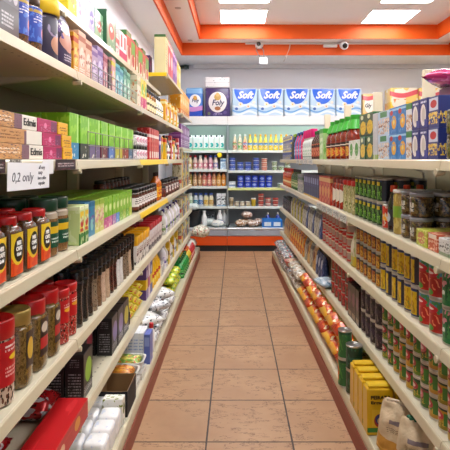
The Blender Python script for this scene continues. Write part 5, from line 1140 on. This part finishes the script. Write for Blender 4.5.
rt_ = round_tub(pm('red_cream_tub', '#a83a34', [('z', .3, .6, '#e2c8b8')], gate=2), plain('red_tub_lid', '#c85a50', .35), .045, .062, 'jelly_tub')
wt_ = round_tub(pm('white_red_tub', '#d8c8c0', [('z', .2, .4, '#a83a34')], gate=2), plain('red_tub_lid', '#c85a50', .35), .045, .062, 'jelly_tub')
chill(4, 1, [rt_, wt_, rt_], .40, 3, ['red jelly tub', 'white and red jelly tub', 'red jelly tub'], .112, stack=[3, 2, 2])
# deck
DK = .3365
bk = Kind('bucket', 'bucket', [('body', lathe_me([(.09, 0), (.1, .01), (.118, .24), (.124, .244), (.124, .25), (.112, .248), (.094, .02), (.02, .015)], 'bucket', seg=24), plain('black_bucket', '#14171c', .35, coat=.3), None)], (.25, .25, .25))
bk.put((-.635, 7.46, DK), 0, 'black bucket at the cabinet deck corner')
wl = flat_bag(pml('white_liner', '#dfe9e6', [('n', 4, .6, '#b4c4c4')], .3, 2, coat=.4, bump=.4, bscale=25), .2, .2, .1, 'plastic_bag', seed=111, wr=.015)
wl.put((-.635, 7.43, DK+.2515), (0, 0, .0), 'white plastic bag resting on the black bucket')
wj = bottle(plain('milk_white', '#eef0f0', .35, coat=.3), WHT, None, .042, .24, 'milk_bottle', neck=.45)
wj.put((-.465, 7.47, DK), 0, 'white milk bottle beside the black bucket', 'white milk bottles')
wj.put((-.235, 7.58, DK), 0, 'white milk bottle before the round bags, nearer the bucket', 'white milk bottles'); wj.put((-.172, 7.67, DK), 0, 'white milk bottle before the round bags, nearer the divider', 'white milk bottles')
wl.put((-.388, 7.64, DK), (0, 0, 0), 'white plastic bag between the milk bottles', 'white bags on the deck'); 
gbn = flat_bag(pml('cheese_bag', '#e9ebe6', [('n', 5, .6, '#b8c4cc'), ('z', .4, .6, '#4a64a0')], .3, 2, coat=.4, bump=.3), .2, .17, .11, 'cheese_bag', seed=113, wr=.012)
gbn.put((-.25, 7.435, DK), (0, 0, -.1), 'white cheese bag with blue print in front of milk bottles', 'white bags on the deck')
dkb_ = carton(pm('dark_deck_box', '#3a444c', [('n', 5, .58, '#8a949c')]), .2, .1, .2, 'cheese_carton'); dkb_.put((-.42, 7.80, DK), 0, 'dark carton at the back of the deck')
brd = flat_bag(pml('bread_bag', '#a87a4c', [('n', 4, .5, '#dcc8b0'), ('n', 5, .62, '#e6e0da'), ('n', 6, .66, '#7a4a2c')], .3, 2, coat=.5, bump=.3), .17, .16, .1, 'bread_bag', seed=115, wr=.016)
brd2 = flat_bag(pml('sausage_bag', '#b08a74', [('n', 4, .48, '#dcd2ca'), ('n', 5, .62, '#8a4a3c')], .3, 2, coat=.5, bump=.3), .17, .16, .1, 'bread_bag', seed=117, wr=.016)
for i, (x, yy, k, nm) in enumerate(((.085, 7.45, brd, 'bag of brown rolls, first along the deck'), (.272, 7.44, brd2, 'bag of pink sausages, first along the deck'), (.18, 7.63, brd, 'bag of brown rolls behind the first'), (.368, 7.64, brd2, 'bag of pink sausages behind the first'))):
    k.put((x, yy, DK), (0, 0, .015*i), nm, 'bags of rolls and sausages')
brd2.put((.18, 7.60, DK+.112), (0, 0, .2), 'bag of pink sausages lying on the rolls', 'bags of rolls and sausages')
bm = bmesh.new()
add_box(bm, -.15, .15, -.1, .1, 0, .006); add_box(bm, -.15, .15, -.1, -.094, .006, .12, .002); add_box(bm, -.15, .15, .094, .1, .006, .12, .002); add_box(bm, -.15, -.144, -.094, .094, .006, .12, .002); add_box(bm, .144, .15, -.094, .094, .006, .12, .002)
crate = Kind('plastic_crate', 'crate', [('crate', fin(bm, 'crate'), plain('blue_crate', '#2a7ad0', .35, coat=.3), None), ('panel', (lambda m: (m.transform(Matrix.Translation((-.07, -.102, .025))), m)[1])(box_me(.1, .002, .06, .0005)), plain('crate_card', '#d4e4f2', .5), None), ('panel', (lambda m: (m.transform(Matrix.Translation((.07, -.102, .025))), m)[1])(box_me(.1, .002, .06, .0005)), plain('crate_card', '#d4e4f2', .5), None)], (.3, .2, .12))
crate.put((.555, 7.45, DK), 0, 'blue crate with two pale panels on the deck')
for i in range(2):
    wbx.put((.497+.115*i, 7.45, DK+.0075), 0, f'small white cheese box in the blue crate, {ORD[i]} along', 'cheese boxes in the crate')
bbt = bottle(plain('cobalt_bottle', '#2444b0', .3, coat=.4), WHT, None, .04, .2, 'softener_bottle'); bbt.put((.505, 7.63, DK), 0, 'cobalt bottle behind the blue crate, first along', 'cobalt bottles'); bbt.put((.66, 7.63, DK), 0, 'cobalt bottle behind the blue crate, second along', 'cobalt bottles')

# ---- packs on top of the cabinets
CT = 1.9985
def pack(mat, w, d, h, texts=(), tm=None, name='paper_roll_pack', side=None):
    bm = bmesh.new(); add_box(bm, -w/2, w/2, -d/2, d/2, 0, h)
    es = [e for e in bm.edges]
    bmesh.ops.bevel(bm, geom=es, offset=.022, segments=3, affect='EDGES', profile=.5)
    parts = [('wrap', fin(bm, 'wrap', True), mat, None)]
    for t in texts: parts.append(('lettering', t, tm, 0))
    return Kind(name, 'paper roll pack', parts, (w, d, h))
softm = pm('soft_print', '#b9d6ee', [('w', .08, .16, '#e6f1fa', 7, .06), ('w', .2, .25, '#6aa8e2', 6, .07), ('w', .34, .42, '#dcebf8', 7, .05), ('z', 0, .05, '#e9eef4'),
    ('e', .5, 1.02, .43, .58, '#0060e0'), ('z', .97, 1.1, '#dfe8f2'), ('e', .33, .43, .085, .075, '#f4ead8'), ('e', .33, .43, .03, .026, '#e0b040'), ('e', .63, .36, .075, .066, '#efe6d8'), ('e', .63, .36, .028, .024, '#c88a5a'), ('e', .17, .27, .06, .05, '#3a64b4'), ('e', .85, .5, .06, .05, '#e9e2d4')], .3, .12, coat=.4)
soft_t = text_me('Soft', .145, .35, .001, -.151, .318, 0, thick=.005, width=.245)
softp = pack(softm, .382, .3, .425, [soft_t], WHITE)
for i, x in enumerate((.149, .540, .933, 1.324, 1.716)):
    softp.put((x, 7.60, CT), 0, f'blue and white toilet roll pack, {ORD[i]} along from the purple pack', 'blue and white toilet roll packs')
folm = pm('purple_roll_print', '#3c2a66', [('n', 4, .62, '#5a4a86'), ('e', .5, .5, .37, .36, '#e9e4e4'), ('e', .5, .68, .14, .12, '#c8a04a'), ('e', .5, .76, .08, .07, '#d8b464'), ('e', .5, .28, .12, .07, '#a8683c'), ('e', .15, .1, .06, .06, '#6a7a5a'), ('t', .35, .7, .06, .11, '#b4a8cc', 1)], .3, .12, coat=.4)
fol_t = text_me('Foly', .12, .25, .001, -.151, .205, 0, thick=.003, width=.19)
folp = pack(folm, .37, .3, .43, [fol_t], plain('navy_print', '#241c54', .5))
folp.put((-.262, 7.60, CT), 0, 'purple kitchen roll pack with round white badge')
wm = pm('white_roll_print', '#e9e9ec', [('v', 6, .16, '#4a4c5c'), ('z', .48, .52, '#c4c6cc')], .3, 2, coat=.3)
wrp = pack(wm, .38, .28, .165); wrp.put((-.266, 7.60, CT+.4315), 0, 'white roll pack lying on the purple pack')
bfm = pm('blue_roll_print', '#3a78d0', [('z', .0, .22, '#1e48b4'), ('w', .2, .36, '#c88ac8', 4, .03), ('z', .8, 1, '#7ab0e4'), ('e', .55, .55, .34, .22, '#e9eaf0'), ('e', .55, .64, .12, .08, '#d8a040')], .3, .12, coat=.4)
bf_t = text_me('Foly', .075, .25, .001, -.131, .24, .013, thick=.002, width=.11)
bfp = pack(bfm, .255, .26, .435, [bf_t], plain('navy_print', '#241c54', .5)); bfp.put((-.615, 7.60, CT), 0, 'narrow blue roll pack beside the purple pack')
gim = pm('orange_roll_print', '#f0c88a', [('e', .5, .5, .36, .34, '#f4efe4'), ('w', .74, .92, '#e0626a', 4, .05), ('z', 0, .14, '#f0b84a')], .3, .12, coat=.4)
gi_t = text_me('Gly', .08, .2, .001, -.111, .165, -.02, thick=.002, width=.1)
gip = pack(gim, .2, .22, .35, [gi_t], BLACKP); gip.put((2.03, 7.60, CT), 0, 'small orange roll pack after the blue and white packs')
bom = pm('big_orange_print', '#f2d27a', [('n', 3, .56, '#f4ecd8'), ('z', .0, .5, '#eec23a'), ('e', .3, .55, .26, .3, '#f0e4d0'), ('w', .72, .88, '#e0606a', 4, .08), ('n', 4, .6, '#e8882c', .1, .6)], .3, .12, coat=.4)
bop = pack(bom, .42, .3, .435); bop.put((2.55, 7.60, CT), 0, 'big orange roll pack with red arrow, nearer the toilet rolls', 'big orange roll packs'); bop.put((2.985, 7.60, CT), 0, 'big orange roll pack with red arrow, farther from the toilet rolls', 'big orange roll packs')
